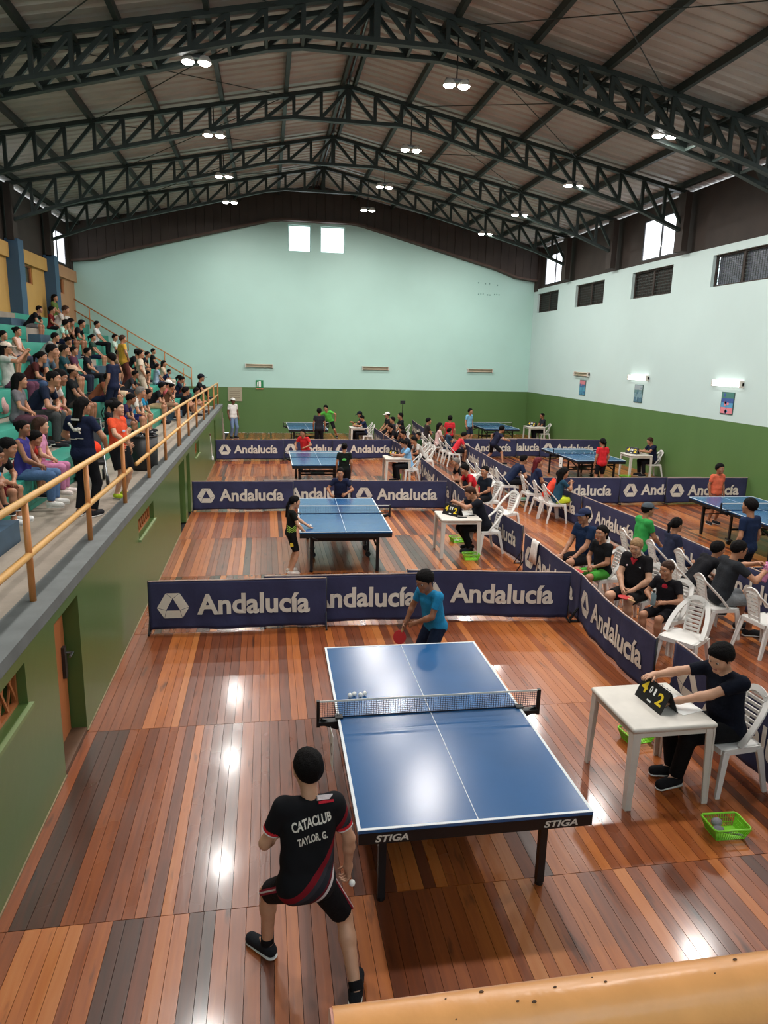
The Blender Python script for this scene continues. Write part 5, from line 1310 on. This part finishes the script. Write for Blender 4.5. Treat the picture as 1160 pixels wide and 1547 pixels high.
person('man in dark cap and clothes sitting low at the far walkway end', 'ground', (-2.6, 27.4, WALK+.30), -PI/2, 1.0, top=(32, 32, 36), bot=BLK, legs='trousers', capc=(28, 30, 40))
person('child in pale shorts sitting low on the walkway behind the railing', 'ground', (-2.5, 24.6, WALK+.02), -PI/2, .9, top=BLK, bot=(206, 190, 178))
person('dark-clothed child squatting on the walkway near the railing end', 'ground', (-2.7, 23.2, WALK+.02), -PI/2+.4, 1.0, top=(26, 24, 28), bot=BLK)
person('woman in a yellow shirt standing on the third step with her back turned', 'stand_hips', (-4.05, 21.4, WALK+.88), -1.0, .93, top=(206, 156, 62), bot=(96, 52, 46), legs='trousers', hair='short', hc='brown')
person('adult in a navy shirt with light blue sleeves climbing the stand, back turned', 'stand', (-3.35, 16.4, WALK+.44), 1.2, .90, top=NVY, bot=(28, 34, 54), legs='trousers', hair='thick', skin=1)
person('woman in a long beige dress standing with her back turned', 'stand_hips', (-3.45, 20.6, WALK+.44), -1.3, .95, top=(206, 190, 170), bot=(196, 180, 160), legs='trousers', hair='bun', loose=.012, hem=.3)

A('girl in grey with dark hair at the left edge, second bench', 'sit_lap_kid', 0, 12.0, 2, s=.85, top=(110, 106, 110), bot=(90, 60, 70), legs='trousers', hair='long')
A('person in a rust shirt on the second bench near the tan cap', 'sit_lean', 0, 17.1, 2, s=.88, top=(130, 74, 52), bot=NVY, skin=2)
A('boy in dark teal on the third bench above the tan cap', 'sit_knees_kid', 0, 17.6, 3, s=.9, top=(34, 66, 72), bot=BLK)
A('woman in plum on the third bench beside the backpack', 'sit_lap', 0, 18.5, 3, s=.9, top=(84, 48, 66), bot=(40, 44, 60), legs='trousers', hair='bun')
A('teenager in pale grey on the fourth bench under the mint shirt', 'sit_lean', 0, 18.6, 4, s=.9, top=(150, 148, 146), bot=BLK)
A('boy in maroon on the second bench above the zebra shorts', 'sit_lean_kid', 0, 18.2, 2, s=.88, top=(96, 40, 44), bot=BLK, hair='thick')
A('man in light brown on the third bench left of the beret', 'sit_chin', 0, 22.6, 3, s=.92, top=(140, 116, 92), bot=NVY)
A('woman in dark red on the lowest bench near the pink shirt', 'sit_lap', 0, 26.9, 1, s=.88, top=(110, 40, 44), bot=(50, 50, 60), legs='trousers', hair='pony')
# the two standing at the railing
def back_print(t, pts, m, name='print_figure'):
    mb = MB()
    for a, b, r in pts: mb.tube([a, b], [r, r*.8], 6)
    return mb.build(name, m, t, smooth=True)
t, J = person('woman in navy with a white figure printed on her back, standing at the railing', ('woman_navy', joints('stand', wl=(-.2, .22, 1.05), wr=(.24, .2, 1.0), pl=(-1, -.4, -.5), pr=(1, -.4, -.5), yaw=.55, nod=.15)), (-2.25, 9.05, WALK), -.35, .865, top=NVY, bot=(22, 22, 26), legs='trousers', hair='long', skin=1, res=.014, hem=.2)
back_print(t, [((-.11, -.128, 1.36), (-.03, -.138, 1.27), .02), ((-.03, -.138, 1.27), (.05, -.14, 1.27), .026), ((.05, -.14, 1.27), (.06, -.14, 1.30), .03), ((.05, -.142, 1.255), (.07, -.14, 1.22), .014)], M_print)
mb = MB(); mb.box(-.06, .06, -.14, -.125, 1.40, 1.425); mb.box(-.02, .1, -.136, -.12, 1.145, 1.15); mb.box(-.12, .0, -.136, -.12, 1.135, 1.14); mb.build('print_line', M_print, t)
t, J = person('girl in an orange shirt and black skirt holding the railing', ('girl_orange', joints('stand', hs=1.1, fat=1.15, wl=(-.16, .12, .9), wr=(.22, .33, 1.05), pl=(-1, -.6, -.3), pr=(1, -.2, -.6), yaw=-.2)), (-2.06, 10.2, WALK), -2.0, .785, top=(222, 84, 52), bot=(26, 28, 32), legs='skirt', hair='bun', skin=0, shoes=(190, 220, 60), res=.014)
mb = MB()
for k in range(4): mb.box(-.1, .1, .128, .134, .86+.03*k, .868+.03*k)
mb.build('shirt_stripe', cloth((240, 190, 160)), t); MB().sphere((.02, .142, 1.22), .03, 10, sc=(1.5, .2, .8)).build('badge', cloth((190, 200, 226)), t)

# ---------------- the player in the foreground
k_ = (.125, 3.40)
fkJ = joints('stand', hs=1.10, lean=.30, side=.10, twist=-.06, hipz=.80, hips=(.06, -.07), wl=(-.08, .27, .93), wr=(.36, .08, .74), pl=(-.7, -.6, -.5), pr=(.8, -.6, .2),
             feet=((-.16, .25, .085), (.35, -.24, .085)), knees=((-.35, 1, .4), (.25, 1, .3)), toes=((-.75, .9, 0), (.35, 1, 0)), yaw=-.12, nod=.1, grip=(1.1, .9), fat=.98)
def shirt_kit():
    m = bpy.data.materials.new('black_club_shirt'); m.use_nodes = True; nt = m.node_tree; n = nt.nodes; l = nt.links; b = n['Principled BSDF']; b.inputs['Roughness'].default_value = .85; b.inputs['Specular IOR Level'].default_value = .15
    tc = n.new('ShaderNodeTexCoord'); sp = n.new('ShaderNodeSeparateXYZ'); l.new(tc.outputs['Object'], sp.inputs[0])
    def lincomb(a, c, e):   # a*x + c*z + e
        m1 = n.new('ShaderNodeMath'); m1.operation = 'MULTIPLY'; m1.inputs[1].default_value = a; l.new(sp.outputs[0], m1.inputs[0])
        m2 = n.new('ShaderNodeMath'); m2.operation = 'MULTIPLY_ADD'; m2.inputs[1].default_value = c; l.new(sp.outputs[2], m2.inputs[0]); l.new(m1.outputs[0], m2.inputs[2])
        m3 = n.new('ShaderNodeMath'); m3.operation = 'ADD'; m3.inputs[1].default_value = e; l.new(m2.outputs[0], m3.inputs[0]); return m3.outputs[0]
    def curve_x():          # bowed sash: distance along the back below the arc
        q = n.new('ShaderNodeMath'); q.operation = 'MULTIPLY'; l.new(sp.outputs[0], q.inputs[0]); l.new(sp.outputs[0], q.inputs[1]); return q.outputs[0]
    q = curve_x(); m1 = n.new('ShaderNodeMath'); m1.operation = 'MULTIPLY_ADD'; m1.inputs[1].default_value = -1.6; l.new(q, m1.inputs[0]); l.new(lincomb(-.62, 1.0, -.80), m1.inputs[2])
    cr = n.new('ShaderNodeValToRGB'); cr.color_ramp.interpolation = 'CONSTANT'; e = cr.color_ramp.elements
    mr = n.new('ShaderNodeMapRange'); mr.inputs[1].default_value = -.25; mr.inputs[2].default_value = .25; l.new(m1.outputs[0], mr.inputs[0]); l.new(mr.outputs[0], cr.inputs['Fac'])
    cols = [(0, (30, 30, 34)), (.16, (200, 190, 190)), (.22, (96, 26, 36)), (.27, (40, 40, 46)), (.38, (52, 50, 56)), (.46, (120, 22, 32)), (.56, (22, 22, 25))]
    e[0].position = 0; e[0].color = (*lin(*cols[0][1]), 1); e[1].position = cols[-1][0]; e[1].color = (*lin(*cols[-1][1]), 1)
    for p, c in cols[1:-1]: k = e.new(p); k.color = (*lin(*c), 1)
    l.new(cr.outputs['Color'], b.inputs['Base Color']); return m
M_kit = shirt_kit()
t, J = person('boy in a black club shirt lettered on the back, playing at the near table', ('player', fkJ), (k_[0], k_[1], 0), .10, .885, top=M_kit, bot=(20, 20, 23), hair='short', skin=0, shoes=(34, 36, 40), res=.0095, hem=.17, loose=.006)
def ring(t, p, d, r, w, m, name):
    d = Vector(d).normalized(); a = Vector(p); MB().tube([a-d*w/2, a+d*w/2], r, 20).build(name, m, t, smooth=False)
for k in 'lr':
    d = (J['el'+k]-J['sh'+k]).normalized(); e = J['sh'+k].lerp(J['el'+k], .62)
    ring(t, e-d*.008, d, .0605, .022, cloth((196, 40, 48)), 'sleeve_cuff'); ring(t, e+d*.008, d, .0595, .009, cloth((226, 220, 216)), 'cuff_line')
def on_back(t, shirt, body, w, h, x0, z0, rot, m, name='lettering', off=.032):
    """letters laid onto the back of the shirt along local +y"""
    from mathutils.bvhtree import BVHTree
    me = shirt.data; bv = BVHTree.FromPolygons([v.co for v in me.vertices], [tuple(p.vertices) for p in me.polygons])
    v, f = fit_text(body, w, h, off, 3); c, s_ = math.cos(rot), math.sin(rot); out = []
    for a, b, _ in v:
        a -= w/2; x, z = x0+a*c-b*s_, z0+a*s_+b*c
        hit = bv.ray_cast(Vector((x, -1.2, z)), Vector((0, 1, 0)))
        y = hit[0].y if hit[0] is not None else -.1; out.append((x, y-.004, z))
    mb = MB(); mb.add(out, f); mb.build(name, m, t)
sh = [o for o in t.children if o.name.startswith('shirt')][0]
bx = J['chest']
on_back(t, sh, 'CATACLUB', .255, .054, bx.x+.015, bx.z+.085, .10, M_print); on_back(t, sh, 'TAYLOR. G.', .19, .048, bx.x+.015, bx.z-.005, .10, M_print)
a = J['neck']; mb = MB().bar(J['shr'].lerp(a, .75)+Vector((0, -.06, .03)), J['shr'].lerp(a, .1)+Vector((0, -.02, .055)), .03, .012, up=(0, -1, 1)); mb.build('shoulder_stripe', cloth((206, 196, 196)), t)
mb = MB().bar(J['shr'].lerp(a, .75)+Vector((.004, -.085, .012)), J['shr'].lerp(a, .1)+Vector((0, -.05, .045)), .016, .012, up=(0, -1, 1)); mb.build('shoulder_stripe', cloth((170, 36, 50)), t)
for k, s in (('l', -1), ('r', 1)):
    n_ = (J['kn'+k]-J['hip'+k]).normalized(); out = Vector((s, 0, .0)); p0 = J['hip'+k]+out*.098; p1 = J['hip'+k].lerp(J['kn'+k], .8)+out*.085
    MB().bar(p0, p1, .035, .012, up=out).build('side_stripe', cloth((150, 40, 56)), t); MB().bar(p0+out*.004, p1+out*.004, .01, .01, up=out).build('side_stripe', cloth((210, 200, 200)), t)
ring(t, J['anl']+Vector((0, 0, .035)), (J['knl']-J['anl']), .046, .05, cloth((22, 22, 24)), 'sock'); ring(t, J['anr']+Vector((0, 0, .035)), (J['knr']-J['anr']), .046, .05, cloth((22, 22, 24)), 'sock')
W0 = t.matrix_basis if False else Matrix.Translation((k_[0], k_[1], 0)) @ Matrix.Rotation(.10, 4, 'Z') @ Matrix.Scale(.885, 4)
def bat(p, d, nrm, label, mr=M_red, group=None):
    t = thing('bat', label, 'bat', p, 0, group); d = Vector(d).normalized(); n = Vector(nrm); n = (n-d*n.dot(d)).normalized(); s = d.cross(n)
    Mx = Matrix((s, d, n)).transposed().to_4x4()
    b = MB()
    for z, mi in ((.003, 0),): b.lathe([(0, -.0055), (.074, -.0055), (.076, -.003), (.076, .003), (.074, .0055), (0, .0055)], 24, M=Matrix.Diagonal((1, 1.04, 1, 1)))
    b.build('blade', mr, t, M=Mx @ Matrix.Translation((0, .135, 0))); b = MB().bar((0, -.04, 0), (0, .075, 0), .027, .022, up=(0, 0, 1)); bevel(b.build('handle', M_woodh, t, M=Mx), .006)
    return t
wp = W0 @ (J['wrr']+J['fdr']*.085)
o = small('ball', 'white ball held low by the boy in the club shirt', 'ball', MB().sphere((0, 0, 0), .02, 12), M_ball, wp+Vector((.02, -.05, -.01)), smooth=True)

# ---------------- the boy in bright blue at the far end of the near table
bJ = joints('stand', hs=1.14, lean=.30, twist=-.15, hipz=.86, wl=(-.02, .34, .95), wr=(.26, .30, .86), pl=(-1, -.5, -.2), pr=(1, -.5, -.4), yaw=-.1, nod=.25, feet=((-.2, .12, .085), (.22, -.1, .085)), grip=(.6, 1.1))
t, J = person('boy in a bright blue shirt bending at the far end of the near table', ('blue_boy', bJ), (1.80, 7.0, 0), 1.95, .83, top=(40, 132, 178), bot=(24, 34, 54), hair='thick', skin=2, res=.011)
Wb = Matrix.Translation((1.80, 7.0, 0)) @ Matrix.Rotation(1.95, 4, 'Z') @ Matrix.Scale(.83, 4)
p = Wb @ (J['wrr']+J['fdr']*.07); 
bat(Wb @ (J['wrr']+J['fdr']*.06), (-.35, -.1, -.9), (-.6, -.9, .2), 'red bat held low by the boy in bright blue')
# ---------------- scorers at their tables
sJ = joints('sit', lean=.2, wl=(-.03, .50, .80), wr=(.2, .60, .93), pl=(-1, -.25, -.35), pr=(.9, -.4, -.4), nod=.30, yaw=-.1, feet=((-.05, .46, .085), (.1, .4, .085)), grip=(.3, .25), palm=((0, .3, -1), (-.2, .4, -.9)), twist=-.2)
chair(3.92, 4.92, PI/2+.08, 'white plastic chair of the nearest scorer in dark blue', 'white chairs of the scorers')
t, J = person('young man in a dark navy shirt turning the nearest flip scoreboard', ('scorer_a', sJ), (3.90, 4.93, 0), PI/2+.02, 1.0, top=(16, 20, 32), bot=(18, 18, 20), legs='trousers', hair='thick', skin=0, res=.0105, shoes=(28, 28, 30), hem=.16)
s2 = joints('sit', lean=.42, wl=(-.02, .58, .96), wr=(.1, .56, .92), pl=(-.9, -.3, -.4), pr=(.9, -.4, -.4), nod=.3, feet=((-.1, .3, .085), (.12, .2, .085)), fat=1.12, grip=(.6, .5))
chair(4.08, 12.28, PI/2+.12, 'white plastic chair of the second scorer, half under him', 'white chairs of the scorers')
person('heavy man in a black polo shirt leaning over the second flip scoreboard', ('scorer_b', s2), (4.02, 12.3, 0), PI/2+.05, 1.0, top=(22, 24, 32), bot=(20, 20, 24), legs='trousers', hair='buzz', hc='brown', skin=1, res=.013)
chair(4.1, 19.55, PI/2, 'white plastic chair of the scorer in light blue', 'white chairs of the scorers')
person('scorer in a light blue shirt and dark trousers reaching across the white table', ('scorer_c', cached(('J', 'sit_score'), lambda: POSES['sit_score']())), (4.05, 19.55, 0), PI/2+.1, .96, top=(126, 176, 216), bot=(24, 24, 28), legs='trousers', hair='short', res=.018)
chair(4.04, 28.1, PI/2, 'white plastic chair of the boy scorer by the end wall', 'white chairs of the scorers'); chair(4.08, 29.0, PI/2, 'white plastic chair of the capped man by the end wall', 'white chairs of the scorers')
person('boy in navy scoring at the table by the end wall', 'sit_score', (3.98, 28.1, 0), PI/2, .92, top=(30, 40, 66), bot=BLK, legs='trousers')
person('man in navy with a dark cap behind the boy scorer by the end wall', 'sit_score', (4.02, 29.0, 0), PI/2, 1.02, top=(30, 38, 62), bot=BLK, legs='trousers', capc=(24, 28, 40))
chair(12.18, 20.4, PI/2, 'white plastic chair of the scorer at the poster wall', 'white chairs of the scorers')
person('scorer in dark navy at the poster wall, arm stretched to his board', 'sit_score', (12.2, 20.4, 0), PI/2, .97, top=(26, 32, 54), bot=BLK, legs='trousers', hair='short', hc='brown')
chair(12.1, 29.3, PI/2, 'white plastic chair in the far corner by the poster wall', 'white chairs of the scorers')
person('man in charcoal sitting at the far corner table', 'sit_knees', (12.05, 29.3, 0), PI/2, .98, top=(40, 42, 48), bot=BLK, legs='trousers', hair='buzz', skin=2)
# ---------------- players on the other tables
t, J = person('child in black with lime chevrons serving at the second table', ('server', joints('stand', hs=1.13, lean=.08, wl=(-.06, .38, 1.06), wr=(.2, .28, .97), pl=(-1, -.5, -.5), pr=(1, -.5, -.5), nod=.15, yaw=.0, grip=(.25, 1.0), palm=((0, 0, 1), None))), (.36, 11.2, 0), -1.45, .76, top=(24, 26, 24), bot=(24, 24, 26), hair='braid', skin=0, shoes=(224, 214, 204), res=.013)
for k in range(4):
    mb = MB(); z = .94+.04*k
    for y in (-1, 1): mb.bar((.176, 0, z), (.148, y*.095, z+.07), .012, .008, up=(1, 0, 0))
    mb.build('chevron', cloth((170, 214, 90)), t)
MB().box(.168, .18, -.04, .03, .66, .74).build('yellow_badge', cloth((226, 196, 60)), t)
Ws = Matrix.Translation((.36, 11.2, 0)) @ Matrix.Rotation(-1.45, 4, 'Z') @ Matrix.Scale(.76, 4)
small('ball', 'white ball on the open palm of the serving child', 'ball', MB().sphere((0, 0, 0), .02, 10), M_ball, Ws @ (J['wrl']+J['fdl']*.08)+Vector((0, 0, .03)), smooth=True)
bat(Ws @ (J['wrr']+J['fdr']*.07), (.8, -.5, -.35), (0, .4, 1), 'dark bat held by the serving child', M_black)
t, J = person('girl in a navy shirt waiting at the far end of the second table', 'ready_kid', (1.52, 14.35, 0), PI-.2, .80, top=(34, 40, 66), bot=BLK, hair='bun', skin=1)
t, J = person('girl in black with a green print on her back, at the third table', 'stand_kid', (1.93, 17.55, 0), -.1, .80, top=(22, 28, 24), bot=BLK, legs='skirt', hair='bun', skin=1)
MB().sphere((.0, -.13, 1.24), .07, 10, sc=(1, .25, .6)).build('back_print', cloth((92, 190, 90)), t)
person('child in red and white at the far end of the third table', 'ready_kid', (1.16, 21.6, 0), PI-.5, .82, top=(206, 48, 52), bot=BLK, hair='pony', skin=1)
person('person in charcoal with back turned at the end-wall table', 'stand_kid', (1.95, 26.5, 0), 0, .92, top=(40, 40, 48), bot=(26, 26, 32), legs='trousers', skin=2)
person('runner in lime green at the far end of the end-wall table', 'run_kid', (2.75, 30.9, 0), PI-.4, .92, top=(96, 196, 80), bot=(30, 30, 34), hair='thick', skin=1)
person('man in a white shirt, cap and jeans standing against the stand wall corner', 'stand', (-1.42, 30.3, 0), -2.5, 1.0, top=(222, 216, 212), bot=(110, 130, 160), legs='trousers', hair='short', skin=3, capc=(224, 220, 214))
t, J = person('girl in a red shirt with long dark hair, back turned, at the table with balls', 'stand_kid', (9.36, 18.3, 0), .1, .84, top=(206, 44, 50), bot=BLK, hair='pony', skin=1)
person('child in an orange shirt with black sleeves behind the half-cut table', 'stand_kid', (10.05, 14.1, 0), PI+.1, .80, top=(214, 104, 76), bot=(120, 70, 60), hair='thick', skin=2)
person('boy in a pale blue football shirt standing by the dark far table', 'stand_kid', (8.35, 28.3, 0), PI+.6, .88, top=(120, 176, 206), bot=(36, 42, 62), hair='short', skin=1)
person('boy in navy standing at the frame edge behind the man in glasses', 'stand_kid', (7.25, 9.25, 0), .3, .92, top=(28, 40, 68), bot=BLK, hair='short', skin=1)
person('dark-clothed player lunging in front of the far poster-wall barriers', 'run_kid', (7.75, 23.2, 0), -1.3, .86, top=(30, 32, 52), bot=BLK, hair='short', skin=1)
# ---------------- seated groups between the courts
G1, G2 = 'white chairs facing the near courts', 'white chairs facing the poster-wall courts'
chair(4.86, 7.04, PI/2+.6, 'empty white plastic chair with slotted back behind the folded barrier', G1)
chair(5.05, 7.72, PI/2+.35, 'white plastic chair under the boy in black with a red bat', G1); chair(5.05, 8.42, PI/2+.35, 'white plastic chair under the woman in black', G1)
chair(4.98, 9.35, PI/2+.1, 'white plastic chair under the girl with a ponytail', G1)
wJ = joints('sit', lean=.10, wl=(-.12, .28, .62), wr=(.02, .32, .63), pl=(-1, -.3, -.3), pr=(1, -.3, -.3), nod=.3, yaw=-.15, fat=1.22, feet=((-.16, .42, .085), (.12, .44, .085)))
t, J = person('fair-haired woman in a black and red polo shirt looking down', ('coach', wJ), (4.95, 8.38, 0), PI/2+.55, .97, top=(26, 24, 26), bot=(24, 24, 26), hair='pony', hc='blond', skin=0, res=.0115)
MB().bar((0, .13, 1.0), (0, .125, .88), .03, .02, up=(0, 1, 0)).bar((-.035, .12, 1.02), (0, .135, .96), .03, .02, up=(0, 1, 0)).bar((.035, .12, 1.02), (0, .135, .96), .03, .02, up=(0, 1, 0)).build('collar_placket', cloth((190, 50, 60)), t)
MB().sphere((.08, .128, .9), .03, 10, sc=(1, .25, .6)).build('badge', cloth((226, 190, 194)), t); MB().box(-.11, -.05, .118, .13, .9, .918).build('badge', M_paper, t)
bJ2 = joints('sit', lean=.12, wl=(-.1, .26, .73), wr=(.1, .26, .70), pl=(-1, -.3, -.3), pr=(1, -.3, -.3), nod=.1, yaw=.1, hs=KID)
t, J = person('boy in a black and red shirt holding a bottle, red bat on his knees', ('boy_red', bJ2), (4.98, 7.66, 0), PI/2+.5, .80, top=(26, 24, 28), bot=(24, 22, 26), hair='buzz', hc='brown', skin=1, res=.0115)
MB().sphere((0, .12, .93), .05, 10, sc=(1, .3, 1.1)).build('chest_print', cloth((190, 44, 60)), t)
bt = thing('bottle', 'clear grey drinking bottle in the hands of the seated boy', 'bottle', (4.74, 7.58, .62)); MB().lathe([(.0, 0), (.03, .0), (.032, .02), (.032, .13), (.015, .16), (.015, .18), (0, .18)], 14).build('bottle_body', mat('grey_bottle', lin(120, 136, 140), .2), bt, smooth=True); MB().lathe([(.017, .165), (.017, .19)], 12).build('bottle_cap', M_black, bt)
bat((4.62, 7.86, .575), (-.3, .8, .05), (.1, -.1, 1), 'red bat lying on the knees between the boy and the woman')
t, J = person('girl in black with a ponytail and lime shorts beside the capped man', ('sit_lap_kid', cached(('J', 'sit_lap_kid'), lambda: POSES['sit_lap_kid']())), (4.93, 9.3, 0), PI/2+.3, .86, top=(26, 26, 28), bot=(70, 150, 56), hair='pony', skin=1, res=.014)
bat((4.62, 9.22, .55), (-.8, -.2, .1), (.1, -.1, 1), 'red bat on the lap of the ponytailed girl')
chair(5.1, 10.1, PI/2+.1, 'white plastic chair under the man in a navy cap', G1)
person('man in a navy cap and navy shirt with yellow shoulder, stretched on his chair', ('sit_knees', cached(('J', 'sit_knees'), lambda: POSES['sit_knees']())), (5.0, 10.05, 0), PI/2+.3, .99, top=(28, 44, 72), bot=(28, 28, 32), hair='short', skin=1, capc=(36, 44, 72), res=.014)
# farther along the same lane
chair(4.95, 14.95, PI/2+.3, 'white plastic chair under the girl in black near the second scorer', G1); chair(4.95, 13.75, PI/2+.5, 'empty white plastic chair behind the second scorer head', G1)
person('girl in a black shirt seated behind the second scorer', 'sit_lap_kid', (4.88, 14.9, 0), PI/2+.5, .86, top=(28, 34, 44), bot=BLK, hair='bun', skin=1)
chair(5.0, 15.75, PI/2+.2, 'white plastic chair under the child in red beyond the second scorer', G1)
person('child in a red shirt leaning forward beyond the girl in black', 'sit_lean_kid', (4.9, 15.75, 0), PI/2+.2, .86, top=(206, 40, 50), bot=BLK, hair='thick', skin=1)
chair(5.05, 16.6, PI/2, 'white plastic chair under the bald-headed man beyond the red shirt', G1)
person('short-haired man in black beyond the child in red', 'sit_lean', (5.0, 16.6, 0), PI/2+.1, .98, top=(30, 30, 34), bot=BLK, hair='buzz', hc='grey', skin=1)
for (x, y, lb, po, kw) in ((4.85, 21.3, 'dark-haired child in white and black nearest the light-blue scorer', 'sit_lean_kid', dict(top=(190, 186, 180), bot=BLK)), (4.9, 22.2, 'child in black and lime with crossed arms, far lane', 'sit_cross', dict(top=(40, 70, 40), bot=BLK, s=.85)),
                           (4.85, 23.1, 'child in dark clothes bent forward, far lane', 'sit_lean_kid', dict(top=(34, 34, 40), bot=BLK)), (4.9, 24.1, 'girl in dark red with head in hand, far lane', 'sit_chin_kid', dict(top=(84, 40, 44), bot=BLK, hair='long')),
                           (4.85, 25.4, 'teenager in black by the far-lane barrier gap', 'sit_lean', dict(top=BLK, bot=BLK, s=.95)), (4.95, 27.2, 'dark-haired boy in charcoal, far lane end', 'sit_knees_kid', dict(top=(44, 44, 50), bot=BLK)),
                           (5.0, 28.6, 'man with a white cap and dark shirt below the tripod', 'sit_knees', dict(top=(32, 32, 36), bot=BLK, capc=(226, 222, 216), s=1.0)), (5.5, 28.4, 'teenager in black beside the white cap, below the tripod', 'sit_knees_kid', dict(top=(28, 28, 34), bot=BLK, s=.95))):
    kw.setdefault('s', .88); chair(x+.08, y, PI/2+.1, 'white plastic chair under the '+lb.split(',')[0], G1); person(lb, po, (x, y, 0), PI/2+.15, **kw)
# chairs with their backs to the near courts
def back_pair(x, y, label, pose=None, rz=-PI/2, **kw):
    chair(x, y, rz, 'white plastic chair, back view, '+(('under the '+label) if pose else label), G2)
    if pose: kw.setdefault('s', .9); person(label, pose, (x+.06, y, 0), rz, **kw)
back_pair(6.4, 14.62, 'clapping girl in black and lime', 'sit_clap', top=(36, 70, 90), bot=(210, 220, 60), s=.86, hair='long', skin=1)
back_pair(6.36, 15.1, 'child in orange-red beside the clapping girl', 'sit_lean_kid', top=(214, 70, 50), bot=BLK, s=.8)
back_pair(6.34, 15.85, 'red-haired woman in navy', 'sit_lap', top=(36, 44, 72), bot=(30, 30, 40), hair='long', hc='red', s=.95)
back_pair(6.05, 16.95, 'player in navy with white digits on his back', 'sit_lean', top=(26, 36, 62), bot=(28, 28, 34), s=1.0, shoes=(150, 210, 180))
back_pair(5.75, 17.75, 'standing empty behind the numbered player'); back_pair(5.7, 18.4, 'empty, leaning toward the far barriers'); back_pair(5.85, 17.25, 'empty beside the numbered player')
back_pair(6.2, 22.8, 'child in red with crossed arms', 'sit_lean_kid', top=(206, 50, 60), bot=BLK, s=.86)
back_pair(6.15, 23.5, 'boy in navy and teal', 'sit_cross', top=(40, 60, 80), bot=BLK, s=.86)
back_pair(6.05, 24.6, 'woman in pale pink with loose dark hair', 'sit_lap', top=(216, 180, 176), bot=BLK, hair='long', s=.95)
back_pair(5.95, 25.3, 'dark-haired teenager in lime and black', 'sit_lean', top=(60, 74, 44), bot=BLK, s=.95); back_pair(5.95, 26.1, 'short-haired man looking right', 'sit_knees', top=(50, 44, 44), bot=BLK, s=1.0)
person('woman in red and black standing with back turned beyond the far chairs', 'stand_kid', (6.75, 25.4, 0), -.4, .84, top=(196, 44, 54), bot=BLK, legs='trousers', hair='thick')
back_pair(6.1, 10.45, 'man in a green shirt and grey cap', 'sit_knees', top=(52, 148, 72), bot=(44, 62, 100), legs='trousers', s=.98, capc=(76, 84, 90), res=.014)
back_pair(6.2, 9.75, 'child with dark hair behind the slotted chair', 'sit_lap_kid', top=(40, 44, 64), bot=NVY, s=.84, hair='pony', res=.014)
back_pair(6.35, 9.2, 'empty with a pink cloth below, next to the green shirt')
back_pair(5.9, 8.66, 'dark-haired person bent low before the man in glasses', 'sit_lean', top=BLK, bot=BLK, s=.9, hair='thick', res=.014)
gJ = joints('sit', lean=.28, wl=(-.02, .50, .98), wr=(.16, .48, .9), pl=(-.9, -.3, -.5), pr=(.9, -.3, -.6), nod=.1, grip=(.9, .9))
chair(5.92, 8.02, -PI/2, 'white plastic chair, back view, under the man in glasses', G2)
t, J = person('man in glasses and a charcoal shirt holding out a pink cloth', ('glasses_man', gJ), (5.98, 8.05, 0), -PI/2-.1, 1.0, top=(38, 40, 44), bot=(120, 122, 124), hair='short', skin=1, res=.0115)
for s in (-1, 1):
    MB().tube([(s*.031+.022*math.cos(a*PI/6), .108, .008+.017*math.sin(a*PI/6)) for a in range(12)], .003, 5, closed=True).build('glasses_rim', M_black, t, M=J['headM'])
    MB().tube([(s*.053, .106, .012), (s*.08, .0, .012)], .003, 5).build('glasses_arm', M_black, t, M=J['headM'])
Wg = Matrix.Translation((5.98, 8.05, 0)) @ Matrix.Rotation(-PI/2-.1, 4, 'Z'); p = Wg @ ((J['wrl']+J['wrr'])/2+Vector((0, .09, 0)))
cl = MB(); n = 8
for i in range(n+1):
    for j in range(n+1):
        u, v = i/n-.5, j/n; cl.v.append((u*.16*(1+.5*v)+.02*math.sin(9*v), .035*math.sin(7*u*2+3*v), .06-.22*v+.03*math.sin(8*u)))
for i in range(n):
    for j in range(n): a = i*(n+1)+j; cl.f.append((a, a+n+1, a+n+2, a+1)); cl.m.append(0)
o = small('pink_cloth', 'pink cloth hanging from the hands of the man in glasses', 'cloth', cl, cloth((226, 150, 190)), p, .6, None, True); o.modifiers.new('s', 'SOLIDIFY').thickness = .006
back_pair(6.22, 7.42, 'empty and cut by the frame beside the glasses', None, -PI/2+.1)
for k, (x, y, lb) in enumerate(((5.35, 10.6, 'phone lying on the floor boards by the capped man'),)): small('phone', lb, 'phone', MB().box(-.04, .04, -.08, .08, .001, .01), M_black, (x, y, 0), .5)
